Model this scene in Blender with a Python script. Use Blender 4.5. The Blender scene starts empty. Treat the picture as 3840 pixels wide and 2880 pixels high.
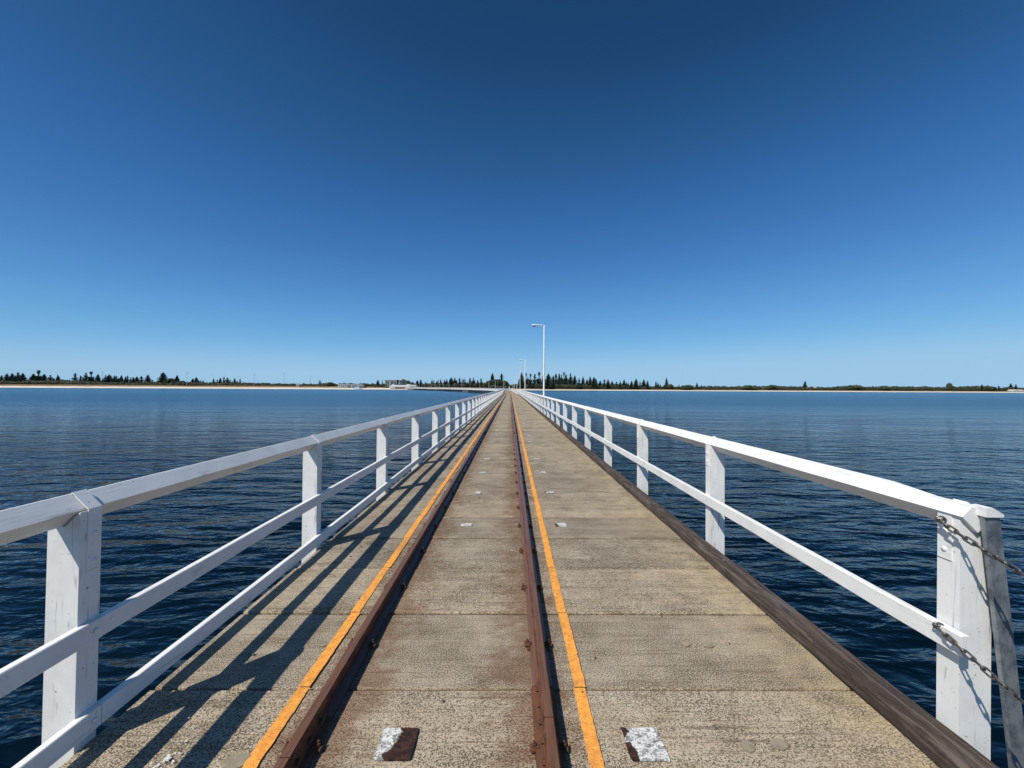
import bpy, math, random
from mathutils import Vector, Matrix, Euler
R = math.radians
rnd = random.Random(7)
C = bpy.context.scene.collection
SC = bpy.context.scene

# ---------------------------------------------------------------- camera
EYE = 1.66
cam_d = bpy.data.cameras.new('camera'); cam = bpy.data.objects.new('camera', cam_d); C.objects.link(cam)
cam_d.sensor_width = 36.0; cam_d.lens = 13.52; cam_d.clip_start = 0.05; cam_d.clip_end = 12000
PITCH, YAW, ROLL = 0.536, -0.318, 0.298
cam.matrix_world = (Matrix.Translation((0, 0, EYE)) @ Matrix.Rotation(R(YAW), 4, 'Z')
                    @ Matrix.Rotation(R(90 + PITCH), 4, 'X') @ Matrix.Rotation(R(ROLL), 4, 'Z'))
SC.camera = cam
CM = cam.matrix_world.to_3x3()

# ---------------------------------------------------------------- sky and sun
SUN = Vector((-0.591, -0.56, 1.0)).normalized()
world = bpy.data.worlds.new('World'); SC.world = world; world.use_nodes = True
wn = world.node_tree.nodes; wl = world.node_tree.links
bg = wn['Background']
sky = wn.new('ShaderNodeTexSky'); sky.sky_type = 'NISHITA'; sky.sun_disc = False
sky.sun_elevation = math.asin(SUN.z); sky.sun_rotation = math.atan2(SUN.x, SUN.y)
sky.altitude = 0; sky.air_density = 0.6; sky.dust_density = 0.3; sky.ozone_density = 6.0
# film response of the photograph for the sky: deep blue overhead, pale blue at the horizon
# air right at the horizon keeps the pale blue it has a degree and a half higher up
tcw = wn.new('ShaderNodeTexCoord'); sx = wn.new('ShaderNodeSeparateXYZ'); mxz = wn.new('ShaderNodeMath'); mxz.operation = 'MAXIMUM'; mxz.inputs[1].default_value = 0.028
cxz = wn.new('ShaderNodeCombineXYZ'); wl.new(tcw.outputs['Generated'], sx.inputs[0]); wl.new(sx.outputs[2], mxz.inputs[0])
shx = wn.new('ShaderNodeMath'); shx.operation = 'MULTIPLY'; shx.inputs[1].default_value = 0.40; wl.new(sx.outputs[0], shx.inputs[0]); wl.new(shx.outputs[0], cxz.inputs[0]); wl.new(sx.outputs[1], cxz.inputs[1]); wl.new(mxz.outputs[0], cxz.inputs[2]); wl.new(cxz.outputs[0], sky.inputs['Vector'])
k1 = wn.new('ShaderNodeVectorMath'); k1.operation = 'SCALE'; k1.inputs['Scale'].default_value = 0.1
cv = wn.new('ShaderNodeRGBCurve'); cm = cv.mapping; cm.use_clip = False
for ch, pts_ in ((0, ((0,0),(.0391,.0116),(.0452,.0185),(.0696,.046),(.1886,.178),(.332,.322),(.60,.34),(1,.36))),
                 (1, ((0,0),(.0754,.0545),(.0875,.0830),(.1347,.165),(.3416,.430),(.521,.555),(.80,.57),(1,.58))),
                 (2, ((0,0),(.172,.156),(.198,.225),(.293,.430),(.60,.74),(.74,.79),(1,.80)))):
    c_ = cm.curves[ch]
    while len(c_.points) < len(pts_): c_.points.new(.5, .5)
    for p_, (x_, y_) in zip(c_.points, pts_): p_.location = (x_, y_); p_.handle_type = 'AUTO_CLAMPED'
cm.update()
k2 = wn.new('ShaderNodeVectorMath'); k2.operation = 'SCALE'; k2.inputs['Scale'].default_value = 10.0
wl.new(sky.outputs[0], k1.inputs[0]); wl.new(k1.outputs[0], cv.inputs['Color']); wl.new(cv.outputs[0], k2.inputs[0]); wl.new(k2.outputs[0], bg.inputs[0])
bg.inputs[1].default_value = 0.1
sun_d = bpy.data.lights.new('sun', 'SUN'); sun = bpy.data.objects.new('sun', sun_d); C.objects.link(sun)
sun_d.energy = 5.0; sun_d.angle = R(0.5); sun_d.color = (1.0, 0.94, 0.84)
sun.rotation_euler = SUN.to_track_quat('Z', 'Y').to_euler()
SC.view_settings.view_transform = 'Standard'; SC.view_settings.look = 'None'
SC.view_settings.exposure = 0.0; SC.view_settings.gamma = 1.0

# ---------------------------------------------------------------- helpers
def at(px, py, Y):
    """point on the plane at distance Y seen at photo pixel px, py"""
    d = CM @ Vector(((px - 1920) / 1442.0, (1440 - py) / 1442.0, -1.0))
    t = Y / d.y
    return Vector((d.x * t, Y, EYE + d.z * t))

class MB:
    def __init__(s): s.v = []; s.f = []; s.m = []
    def add(s, vs, fs, m=0):
        n = len(s.v); s.v += [tuple(v) for v in vs]
        s.f += [tuple(i + n for i in f) for f in fs]; s.m += [m] * len(fs)
    def box(s, x0, x1, y0, y1, z0, z1, m=0, T=None):
        vs = [Vector((x, y, z)) for z in (z0, z1) for y in (y0, y1) for x in (x0, x1)]
        if T: vs = [T @ v for v in vs]
        s.add(vs, [(0,2,3,1),(4,5,7,6),(0,1,5,4),(2,6,7,3),(0,4,6,2),(1,3,7,5)], m)
    def bbox(s, x0, x1, y0, y1, z0, z1, b=.004, m=0, T=None):
        """box with chamfered edges"""
        xs=(x0,x0+b,x1-b,x1); ys=(y0,y0+b,y1-b,y1); zs=(z0,z0+b,z1-b,z1)
        key={}; vs=[]
        def V(i,j,k):
            if (i,j,k) not in key:
                key[(i,j,k)]=len(vs); v=Vector((xs[i],ys[j],zs[k])); vs.append(T@v if T else v)
            return key[(i,j,k)]
        f=[]
        for (a,c) in ((0,1),(3,2)):
            o = a==3
            q=[V(a,1,1),V(a,1,2),V(a,2,2),V(a,2,1)]; f.append(q[::-1] if o else q)
            q=[V(1,a,1),V(2,a,1),V(2,a,2),V(1,a,2)]; f.append(q[::-1] if o else q)
            q=[V(1,1,a),V(1,2,a),V(2,2,a),V(2,1,a)]; f.append(q[::-1] if o else q)
        for i,ii in ((0,1),(3,2)):
            for j,jj in ((0,1),(3,2)):
                f.append([V(i,jj,1),V(i,jj,2),V(ii,j,2),V(ii,j,1)])
                f.append([V(i,1,jj),V(i,2,jj),V(ii,2,j),V(ii,1,j)])
                f.append([V(1,i,jj),V(2,i,jj),V(2,ii,j),V(1,ii,j)])
                for k,kk in ((0,1),(3,2)):
                    f.append([V(i,jj,kk),V(ii,j,kk),V(ii,jj,k)])
        s.add(vs,f,m)
    def prism(s, pts, T, l0, l1, m=0):
        """polygon pts (a,b) extruded from l0 to l1; T maps (a,l,b) to world"""
        n=len(pts)
        vs=[T@Vector((a,l0,b)) for a,b in pts]+[T@Vector((a,l1,b)) for a,b in pts]
        s.add(vs,[tuple(range(n))[::-1],tuple(range(n,2*n))]+[(i,(i+1)%n,n+(i+1)%n,n+i) for i in range(n)],m)
    def tube(s, pts, rad, seg=10, m=0, cap=True, closed=False):
        pts=[Vector(p) for p in pts]; n=len(pts)
        rr = rad if isinstance(rad,(list,tuple)) else [rad]*n
        base=len(s.v); up=None
        for i,p in enumerate(pts):
            if closed: t=pts[(i+1)%n]-pts[i-1]
            else: t=pts[min(i+1,n-1)]-pts[max(i-1,0)]
            t.normalize()
            if up is None:
                up=Vector((0,0,1)) if abs(t.z)<.9 else Vector((1,0,0))
            a=t.cross(up).normalized(); b=a.cross(t).normalized(); up=b
            for k in range(seg):
                an=2*math.pi*k/seg
                s.v.append(tuple(p+(a*math.cos(an)+b*math.sin(an))*rr[i]))
        for i in range(n if closed else n-1):
            j=(i+1)%n
            for k in range(seg):
                k2=(k+1)%seg
                s.f.append((base+i*seg+k,base+i*seg+k2,base+j*seg+k2,base+j*seg+k)); s.m.append(m)
        if cap and not closed:
            s.f.append(tuple(base+k for k in range(seg))[::-1]); s.m.append(m)
            s.f.append(tuple(base+(n-1)*seg+k for k in range(seg))); s.m.append(m)
    def dome(s, c, ax, r, h, seg=14, m=0):
        """low dome bolt head at c pointing along ax"""
        c=Vector(c); ax=Vector(ax).normalized(); a=ax.orthogonal().normalized(); b=ax.cross(a)
        rings=[(1,0),(.95,.35),(.75,.7),(.4,.94)]
        vs=[]
        for q,hh in rings:
            for k in range(seg):
                an=2*math.pi*k/seg; vs.append(c+(a*math.cos(an)+b*math.sin(an))*r*q+ax*h*hh)
        vs.append(c+ax*h)
        f=[]
        for i in range(3):
            for k in range(seg):
                k2=(k+1)%seg; f.append((i*seg+k,i*seg+k2,(i+1)*seg+k2,(i+1)*seg+k))
        for k in range(seg): f.append((3*seg+k,3*seg+(k+1)%seg,4*seg))
        s.add(vs,f,m)
    def build(s, name, mats, parent=None, smooth=False):
        me=bpy.data.meshes.new(name); me.from_pydata(s.v,[],s.f)
        if not isinstance(mats,(list,tuple)): mats=[mats]
        for mt in mats: me.materials.append(mt)
        if len(mats)>1: me.polygons.foreach_set('material_index',s.m)
        if smooth: me.polygons.foreach_set('use_smooth',[True]*len(me.polygons))
        me.update()
        o=bpy.data.objects.new(name,me); C.objects.link(o)
        if parent: o.parent=parent
        return o

def empty(name, loc, rz=0):
    o=bpy.data.objects.new(name,None); C.objects.link(o); o.location=loc; o.rotation_euler=(0,0,rz)
    o.empty_display_size=.1
    return o
def tag(o, label=None, cat=None, group=None, kind=None):
    if label: o['label']=label
    if cat: o['category']=cat
    if group: o['group']=group
    if kind: o['kind']=kind
    return o
def copy_tree(o, parent=None):
    c=o.copy(); C.objects.link(c); c.parent=parent
    for ch in list(o.children): copy_tree(ch,c)
    return c
def local(o, loc):
    """shift mesh so that world-built geometry sits under an empty at loc"""
    o.location = -Vector(loc); return o

ONES=['','first','second','third','fourth','fifth','sixth','seventh','eighth','ninth','tenth','eleventh','twelfth','thirteenth','fourteenth','fifteenth','sixteenth','seventeenth','eighteenth','nineteenth']
TENS=['','','twenty','thirty','forty','fifty','sixty','seventy','eighty','ninety']
def ordinal(n):
    if n<20: return ONES[n]
    t,o=divmod(n,10)
    return (TENS[t][:-1]+'ieth') if o==0 else TENS[t]+'-'+ONES[o]

# ---------------------------------------------------------------- materials
class NT:
    def __init__(s,name):
        s.mat=bpy.data.materials.new(name); s.mat.use_nodes=True
        s.t=s.mat.node_tree; s.n=s.t.nodes; s.l=s.t.links
        s.p=s.n['Principled BSDF']
        s.geo=s.n.new('ShaderNodeNewGeometry'); s.P=s.geo.outputs['Position']
    def link(s,a,b): s.l.new(a,b)
    def val(s,sock,v):
        if isinstance(v,bpy.types.NodeSocket): s.l.new(v,sock)
        else: sock.default_value=v
    def vmul(s,v,k):
        n=s.n.new('ShaderNodeVectorMath'); n.operation='MULTIPLY'; s.val(n.inputs[0],v); n.inputs[1].default_value=k; return n.outputs[0]
    def noise(s,v,scale,detail=4,rough=.55,dist=0.0):
        n=s.n.new('ShaderNodeTexNoise'); s.val(n.inputs['Vector'],v); n.inputs['Scale'].default_value=scale
        n.inputs['Detail'].default_value=detail; n.inputs['Roughness'].default_value=rough; n.inputs['Distortion'].default_value=dist
        return n.outputs['Fac']
    def voro(s,v,scale,out='Distance',feat='F1',rand=1.0):
        n=s.n.new('ShaderNodeTexVoronoi'); n.feature=feat; s.val(n.inputs['Vector'],v); n.inputs['Scale'].default_value=scale
        n.inputs['Randomness'].default_value=rand
        return n.outputs[out]
    def math(s,op,a,b=0.0,c=None,clamp=False):
        n=s.n.new('ShaderNodeMath'); n.operation=op; n.use_clamp=clamp
        s.val(n.inputs[0],a); s.val(n.inputs[1],b)
        if c is not None: s.val(n.inputs[2],c)
        return n.outputs[0]
    def ramp(s,v,a,b,lo=0.0,hi=1.0):
        n=s.n.new('ShaderNodeMapRange'); n.interpolation_type='SMOOTHSTEP'
        s.val(n.inputs['Value'],v); n.inputs['From Min'].default_value=a; n.inputs['From Max'].default_value=b
        n.inputs['To Min'].default_value=lo; n.inputs['To Max'].default_value=hi
        return n.outputs[0]
    def mix(s,f,a,b,mode='MIX'):
        n=s.n.new('ShaderNodeMix'); n.data_type='RGBA'; n.blend_type=mode
        s.val(n.inputs[0],f)
        for sock,v in ((n.inputs[6],a),(n.inputs[7],b)):
            if isinstance(v,bpy.types.NodeSocket): s.l.new(v,sock)
            else: sock.default_value=(*v,1) if len(v)==3 else v
        return n.outputs[2]
    def xyz(s,v=None):
        n=s.n.new('ShaderNodeSeparateXYZ'); s.val(n.inputs[0],v if v is not None else s.P); return n.outputs
    def comb(s,x,y,z):
        n=s.n.new('ShaderNodeCombineXYZ')
        for i,q in enumerate((x,y,z)): s.val(n.inputs[i],q)
        return n.outputs[0]
    def bump(s,h,strength=.3,dist=.01,normal=None):
        n=s.n.new('ShaderNodeBump'); s.val(n.inputs['Height'],h); s.val(n.inputs['Strength'],strength); n.inputs['Distance'].default_value=dist
        if normal is not None: s.l.new(normal,n.inputs['Normal'])
        return n.outputs[0]
    def done(s,col=None,rough=None,normal=None,metal=None,spec=None):
        if col is not None:
            if isinstance(col,bpy.types.NodeSocket): s.l.new(col,s.p.inputs['Base Color'])
            else: s.p.inputs['Base Color'].default_value=(*col,1)
        if rough is not None: s.val(s.p.inputs['Roughness'],rough)
        if normal is not None: s.l.new(normal,s.p.inputs['Normal'])
        if metal is not None: s.val(s.p.inputs['Metallic'],metal)
        if spec is not None: s.p.inputs['Specular IOR Level'].default_value=spec
        return s.mat

SLAB=.704; J0=2.136
def m_concrete():
    t=NT('weathered_concrete'); x,y,z=t.xyz()
    sl=t.math('DIVIDE',t.math('SUBTRACT',y,J0),SLAB); idx=t.math('FLOOR',sl); fr=t.math('FRACT',sl)
    wn_=t.n.new('ShaderNodeTexWhiteNoise'); wn_.noise_dimensions='1D'; t.link(idx,wn_.inputs['W']); r1=wn_.outputs['Value']
    Q=t.comb(x,y,t.math('MULTIPLY',idx,3.7))
    brush=t.noise(t.vmul(Q,(5,70,1)),1.0,4,.6)
    big=t.noise(Q,2.1,4,.6); mid=t.noise(Q,7.0,3,.6)
    streak=t.noise(t.vmul(Q,(1.2,12,1)),1.0,4,.6)
    base=t.mix(t.ramp(mid,.3,.7),(.385,.315,.225),(.475,.402,.300))
    base=t.mix(t.ramp(r1,0,1,0,.5),base,(.33,.295,.24))
    base=t.mix(t.ramp(streak,.40,.72,0,.38),base,(.42,.37,.27))
    # dark pits and algae grime, density varies over each slab
    dens=t.math('ADD',t.math('MULTIPLY',big,.62),t.math('ADD',t.math('MULTIPLY',streak,.36),t.math('MULTIPLY',r1,.07)))
    pn=t.noise(t.vmul(Q,(125,175,1)),1.0,3,.6)
    thr=t.ramp(dens,.36,.72,.555,.455)
    pit=t.math('MULTIPLY',t.ramp(t.math('SUBTRACT',pn,thr),-.02,.06),.90)
    vo=t.voro(t.vmul(Q,(42,60,1)),1.0); hole=t.ramp(vo,.10,.24,1,0)
    sel=t.ramp(t.noise(Q,18,2,.5),.52,.62); hole=t.math('MULTIPLY',hole,sel)
    col=t.mix(pit,base,(.062,.042,.026))
    col=t.mix(t.math('MULTIPLY',hole,.8),col,(.06,.045,.033))
    bl=t.ramp(t.noise(Q,3.3,5,.7),.56,.74,0,.35); col=t.mix(bl,col,(.10,.072,.045))
    col=t.mix(t.ramp(brush,.5,.8,0,.4),col,(.42,.36,.26))
    line=t.noise(t.vmul(Q,(1.6,75,1)),1.0,4,.7); col=t.mix(t.ramp(line,.52,.66,0,.62),col,(.10,.072,.046))
    # rust wash that runs off both rails
    rn=t.noise(t.vmul(Q,(9,16,1)),1.0,4,.65); rn2=t.noise(Q,3.7,4,.65)
    acc=None
    for rx,w in ((-.88,.30),(.13,.30)):
        dd=t.math('ABSOLUTE',t.math('SUBTRACT',x,rx))
        q=t.ramp(t.math('ADD',dd,t.math('MULTIPLY',t.math('SUBTRACT',t.math('ADD',rn,rn2),1.0),.60)),.02,w,1,0)
        acc=q if acc is None else t.math('MAXIMUM',acc,q)
    wash=t.math('MULTIPLY',t.math('MULTIPLY',acc,t.ramp(y,5,60,1,.4)),.95)
    col=t.mix(wash,col,t.mix(.42,(.125,.048,.018),col,'MIX'))
    # ochre lichen near the outer kerb
    li=t.math('MULTIPLY',t.ramp(x,1.1,1.85),t.ramp(mid,.35,.65,.05,.4)); col=t.mix(li,col,(.43,.33,.17))
    ck=t.voro(t.comb(t.math('ADD',x,t.math('MULTIPLY',mid,.25)),t.math('ADD',y,t.math('MULTIPLY',big,.3)),t.math('MULTIPLY',idx,5.1)),1.1,'Distance','DISTANCE_TO_EDGE')
    ck=t.math('MULTIPLY',t.ramp(ck,.001,.006,1,0),t.ramp(t.noise(Q,1.3,2,.5),.58,.66)); col=t.mix(t.math('MULTIPLY',ck,.0),col,(.05,.036,.025))
    st=t.ramp(t.noise(t.vmul(Q,(1.1,1.9,1)),1.0,5,.72,1.2),.60,.74,0,.55); col=t.mix(st,col,(.075,.055,.040))
    pale=t.ramp(t.noise(t.vmul(Q,(1.4,2.6,3)),1.0,5,.7,.8),.60,.74,0,.5); col=t.mix(pale,col,(.50,.45,.36))
    # stained edges beside each joint
    ed=t.math('MINIMUM',fr,t.math('SUBTRACT',1.0,fr)); en=t.math('MULTIPLY',t.math('SUBTRACT',mid,.5),.04)
    edge=t.ramp(t.math('ADD',ed,en),.006,.026,.55,0); col=t.mix(edge,col,(.13,.09,.045))
    h=t.math('SUBTRACT',t.math('ADD',t.math('MULTIPLY',brush,.35),t.math('MULTIPLY',mid,.3)),t.math('ADD',t.math('MULTIPLY',pit,.8),hole))
    return t.done(col,.93,t.bump(h,.55,.004),spec=.2)
def m_white(name='white_paint',axis=(60,60,4),dirt=1.0):
    t=NT(name); co=t.n.new('ShaderNodeTexCoord').outputs['Object']
    g=t.noise(t.vmul(co,axis),1.0,5,.65); b=t.noise(co,5,4,.6); c=t.noise(t.vmul(co,tuple(a*.35 for a in axis)),1.0,3,.6,1.5)
    col=t.mix(t.ramp(b,.35,.75),(.76,.76,.74),(.66,.665,.65))
    col=t.mix(t.math('MULTIPLY',t.ramp(c,.60,.70),.50*dirt),col,(.40,.38,.35))
    sp=t.ramp(t.noise(co,45,3,.6),.66,.72,0,.6*dirt); col=t.mix(sp,col,(.30,.27,.22))
    h=t.math('ADD',g,t.math('MULTIPLY',t.ramp(c,.62,.70),-.8))
    return t.done(col,.55,t.bump(h,.35,.003),spec=.35)
def m_yellow():
    t=NT('orange_line_paint'); n=t.noise(t.P,30,4,.65); f=t.noise(t.vmul(t.P,(110,150,1)),1.0,3,.6)
    col=t.mix(t.ramp(n,.35,.7),(.85,.38,.075),(.66,.26,.05))
    col=t.mix(t.ramp(f,.56,.66,0,.85),col,(.17,.085,.03))
    y=t.xyz()[1]; col=t.mix(t.ramp(t.noise(t.P,3.3,4,.7),.46,.70,0,.75),col,(.40,.20,.07))
    col=t.mix(t.ramp(y,14,60,0,.35),col,(.42,.24,.10))
    return t.done(col,.85,t.bump(f,.5,.003),spec=.2)
def m_rust(name,side):
    t=NT(name); n=t.noise(t.vmul(t.P,(30,14,30)),1.0,5,.65); m=t.noise(t.P,90,3,.6)
    nz=t.xyz(t.geo.outputs['Normal'])[2]; top=t.ramp(nz,.75,.95)
    s_=t.mix(t.ramp(n,.35,.65),(.15,.046,.014),(.045,.016,.009)); s_=t.mix(t.ramp(m,.6,.72,0,.6),s_,(.30,.13,.05))
    tp=t.mix(t.ramp(t.noise(t.vmul(t.P,(120,3,1)),1.0,4,.6),.3,.7),(.10,.048,.030),(.165,.088,.058))
    tp=t.mix(t.ramp(t.noise(t.vmul(t.P,(40,12,1)),1.0,4,.7),.52,.66,0,.8),tp,(.16,.062,.028))
    col=t.mix(top,s_,tp) if side else t.mix(.5,s_,(.10,.05,.03))
    return t.done(col,t.mix(top,(.85,)*3,(.36,)*3) if side else .85,t.bump(t.math('ADD',n,m),.5,.003),spec=.4)
def m_timber():
    t=NT('weathered_timber'); 
    w=t.noise(t.P,1.3,3,.5); v=t.comb(t.math('ADD',t.math('MULTIPLY',t.xyz()[0],42),t.math('MULTIPLY',w,7)),t.math('MULTIPLY',t.xyz()[1],1.7),t.math('MULTIPLY',t.xyz()[2],42))
    g=t.noise(v,1.0,6,.65,.4); b=t.noise(t.vmul(t.P,(8,3,8)),1.0,4,.6)
    col=t.mix(t.ramp(g,.32,.70),(.036,.026,.021),(.120,.092,.076)); col=t.mix(t.ramp(b,.5,.75,0,.5),col,(.17,.15,.135))
    cr=t.ramp(t.math('ABSOLUTE',t.math('SUBTRACT',g,.5)),0,.018,1,0); col=t.mix(t.math('MULTIPLY',cr,.7),col,(.018,.014,.012))
    return t.done(col,.85,t.bump(t.math('SUBTRACT',g,t.math('MULTIPLY',cr,.6)),.7,.006),spec=.25)
def m_galv():
    t=NT('galvanised_steel'); n=t.noise(t.vmul(t.P,(14,14,9)),1.0,4,.65); f=t.noise(t.P,70,3,.6)
    col=t.mix(t.ramp(n,.35,.65),(.12,.14,.16),(.30,.32,.33)); col=t.mix(t.ramp(f,.55,.7,0,.4),col,(.42,.42,.40))
    return t.done(col,.5,t.bump(f,.2,.002),metal=.55)
def m_plain(name,col,rough=.7,var=.25,scale=1.0,metal=0,spec=.3,bumpd=0):
    t=NT(name); n=t.noise(t.P,scale,4,.6)
    c=t.mix(t.ramp(n,.3,.7),tuple(q*(1-var) for q in col),tuple(min(1,q*(1+var)) for q in col))
    return t.done(c,rough,t.bump(n,.4,bumpd) if bumpd else None,metal=metal,spec=spec)
def m_plate(name,kx,off):
    t=NT(name); co=t.n.new('ShaderNodeTexCoord').outputs['Object']; p=t.P
    a=t.noise(p,9,3,.5); b=t.noise(t.vmul(p,(30,46,1)),1.0,5,.72,1.0); ox=t.xyz(co)[0]; oy=t.xyz(co)[1]
    col=t.mix(t.ramp(b,.42,.56),(.17,.175,.17),(.68,.68,.65)); col=t.mix(t.ramp(b,.60,.66,0,.9),col,(.05,.035,.03))
    th=t.math('ADD',t.math('MULTIPLY',ox,kx),t.math('ADD',t.math('MULTIPLY',t.math('SUBTRACT',a,.5),.9),t.math('ADD',t.math('MULTIPLY',t.math('SUBTRACT',b,.5),.35),off)))
    col=t.mix(t.ramp(th,.49,.52),col,t.mix(t.ramp(b,.4,.6),(.020,.010,.009),(.06,.028,.018)))
    return t.done(col,.8,t.bump(b,.5,.004),spec=.25)
WAVE=.40
def m_water():
    t=NT('sea_water'); x,y,z=t.xyz(); P=t.P
    # wind ripples, small waves, slow undulation, gust patches
    w0=t.noise(t.vmul(P,(4.2,6.0,1)),1.0,2,.5,.3)
    w1=t.noise(t.vmul(P,(.95,2.5,1)),1.0,3,.55,.5)
    w2=t.noise(t.vmul(P,(.36,1.05,1)),1.0,2,.5,.4)
    w3=t.noise(t.vmul(P,(.08,.26,1)),1.0,3,.55,.3)
    w5=t.noise(t.vmul(P,(.022,.085,1)),1.0,3,.6,.3)
    w4=t.noise(t.vmul(P,(.010,.05,1)),1.0,4,.65)
    gust=t.ramp(w4,.3,.7,.75,1.3)
    h=t.math('ADD',t.math('MULTIPLY',w0,t.ramp(y,20,110,.04,.17)),t.math('ADD',t.math('MULTIPLY',w1,.32),t.math('ADD',t.math('MULTIPLY',w2,.80),t.math('ADD',t.math('MULTIPLY',w3,.95),t.math('MULTIPLY',w5,1.1)))))
    h=t.math('MULTIPLY',t.math('MULTIPLY',h,gust),t.ramp(y,60,420,1,1.0))
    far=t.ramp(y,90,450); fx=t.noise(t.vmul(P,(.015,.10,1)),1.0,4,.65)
    col=t.mix(t.ramp(y,10,110),(.0006,.0045,.0085),(.005,.044,.095)); col=t.mix(far,col,(.034,.115,.215)); col=t.mix(t.math('MULTIPLY',far,t.ramp(fx,.4,.65,0,.6)),col,(.016,.09,.16))  # paler with distance: shallower water, and sky reflection painted into the base colour
    t.p.inputs['IOR'].default_value=1.33
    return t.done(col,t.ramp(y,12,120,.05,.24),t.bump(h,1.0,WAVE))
def m_ground():
    t=NT('sandy_ground'); x,y,z=t.xyz(); n=t.noise(t.vmul(t.P,(.05,.2,.5)),1.0,4,.6); f=t.noise(t.P,.8,3,.6)
    sand=t.mix(t.ramp(n,.3,.7),(.54,.49,.40),(.66,.61,.52))
    wet=t.ramp(z,-2.55,-2.25,1,0); sand=t.mix(t.math('MULTIPLY',wet,.8),sand,(.16,.13,.09))
    att=t.n.new('ShaderNodeAttribute'); att.attribute_name='dune'
    q=t.math('ADD',att.outputs['Fac'],t.math('MULTIPLY',t.math('SUBTRACT',n,.5),.5))
    g=t.mix(t.ramp(f,.3,.7),(.13,.095,.055),(.22,.16,.095)); g=t.mix(t.ramp(n,.55,.7,0,.6),g,(.07,.075,.035))
    return t.done(t.mix(t.ramp(q,.4,.6),sand,g),.95,spec=.1)
def m_leaf(name,a,b):
    t=NT(name); n=t.noise(t.P,.45,3,.6); oi=t.n.new('ShaderNodeObjectInfo').outputs['Random']
    c=t.mix(t.ramp(n,.3,.7),a,b); c=t.mix(t.math('MULTIPLY',oi,.35),c,tuple(q*.6 for q in a))
    return t.done(c,.7,spec=.2)

CONC=m_concrete(); WHITE=m_white('white_paint_post',(70,70,5),1.5); WHITE_R=m_white('white_paint_rail',(60,4,60),.9)
YEL=m_yellow(); RUST=m_rust('rusty_rail_steel',True); RUSTC=m_rust('rusty_fastening',False)
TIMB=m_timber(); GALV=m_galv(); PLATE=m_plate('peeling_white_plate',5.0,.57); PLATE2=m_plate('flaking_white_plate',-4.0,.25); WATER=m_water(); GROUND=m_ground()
FILLER=m_plain('grey_filler',(.25,.215,.155),.9,.2,25)
PILE=m_plain('tarred_pile_timber',(.045,.04,.038),.85,.4,3)
PILEW=m_plain('pale_pile_sleeve',(.33,.32,.29),.8,.25,2)
DARK=m_plain('dark_painted_steel',(.03,.032,.035),.6,.2,3)
CHAINM=m_plain('weathered_chain_steel',(.16,.15,.14),.42,.5,40,metal=.85)
LAMPW=m_plain('white_lamp_enamel',(.80,.81,.80),.35,.03,4)
GLASSB=m_plain('lamp_bowl_glass',(.33,.36,.36),.15,.1,8,spec=.6)
PINE=m_leaf('pine_needles',(.050,.072,.062),(.105,.135,.105)); FIG=m_leaf('dark_leaves',(.026,.040,.018),(.075,.090,.040))
SCRUB=m_leaf('scrub_leaves',(.016,.024,.013),(.058,.064,.034)); BARK=m_plain('bark',(.10,.085,.07),.9,.3,2)
DROP=m_plain('bird_lime',(.60,.60,.57),.9,.1,50)

# ---------------------------------------------------------------- jetty centre line
PATH=[(-30,0),(0,0),(60,0.05),(97,.05),(150,-.55),(205,-1.2),(212,-3.3),(225,-7.0),(250,-13.2),(280,-21.2),(310,-30.5),(350,-44),(390,-58.5),(430,-75),(470,-94),(540,-128),(622,-168)]
def cx(Y):
    for i in range(len(PATH)-1):
        a,b=PATH[i],PATH[i+1]
        if Y<=b[0] or i==len(PATH)-2:
            t=(Y-a[0])/(b[0]-a[0]); return a[1]+(b[1]-a[1])*t
pts=[]; s=-6.0; Y=-6.0; X=0.0
STN=[]                                   # arc length stations: (s, x, y, tangent)
def smooth_cx(Y):
    if Y<90: return cx(Y)
    w=5.0; return (cx(Y-w)+2*cx(Y)+cx(Y+w))/4
yy=-6.0; s=-6.0; STEP=.25
prev=(smooth_cx(yy),yy); STN.append((s,)+prev)
while yy<618:
    yy+=STEP; p=(smooth_cx(yy),yy); s+=math.hypot(p[0]-prev[0],p[1]-prev[1]); STN.append((s,)+p); prev=p
S_END=s
import bisect
SK=[q[0] for q in STN]
def frame(s_):
    i=max(0,min(len(STN)-2,bisect.bisect_right(SK,s_)-1)); a,b=STN[i],STN[i+1]
    t=(s_-a[0])/(b[0]-a[0]); x=a[1]+(b[1]-a[1])*t; y=a[2]+(b[2]-a[2])*t
    j0=max(0,i-3); j1=min(len(STN)-1,i+4); tx=STN[j1][1]-STN[j0][1]; ty=STN[j1][2]-STN[j0][2]; L=math.hypot(tx,ty)
    return x,y,tx/L,ty/L
def mat(s_):
    """local (u right, v forward, z) -> world at arc length s_"""
    x,y,tx,ty=frame(s_)
    return Matrix(((ty,tx,0,x),(-tx,ty,0,y),(0,0,1,0),(0,0,0,1)))
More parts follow.
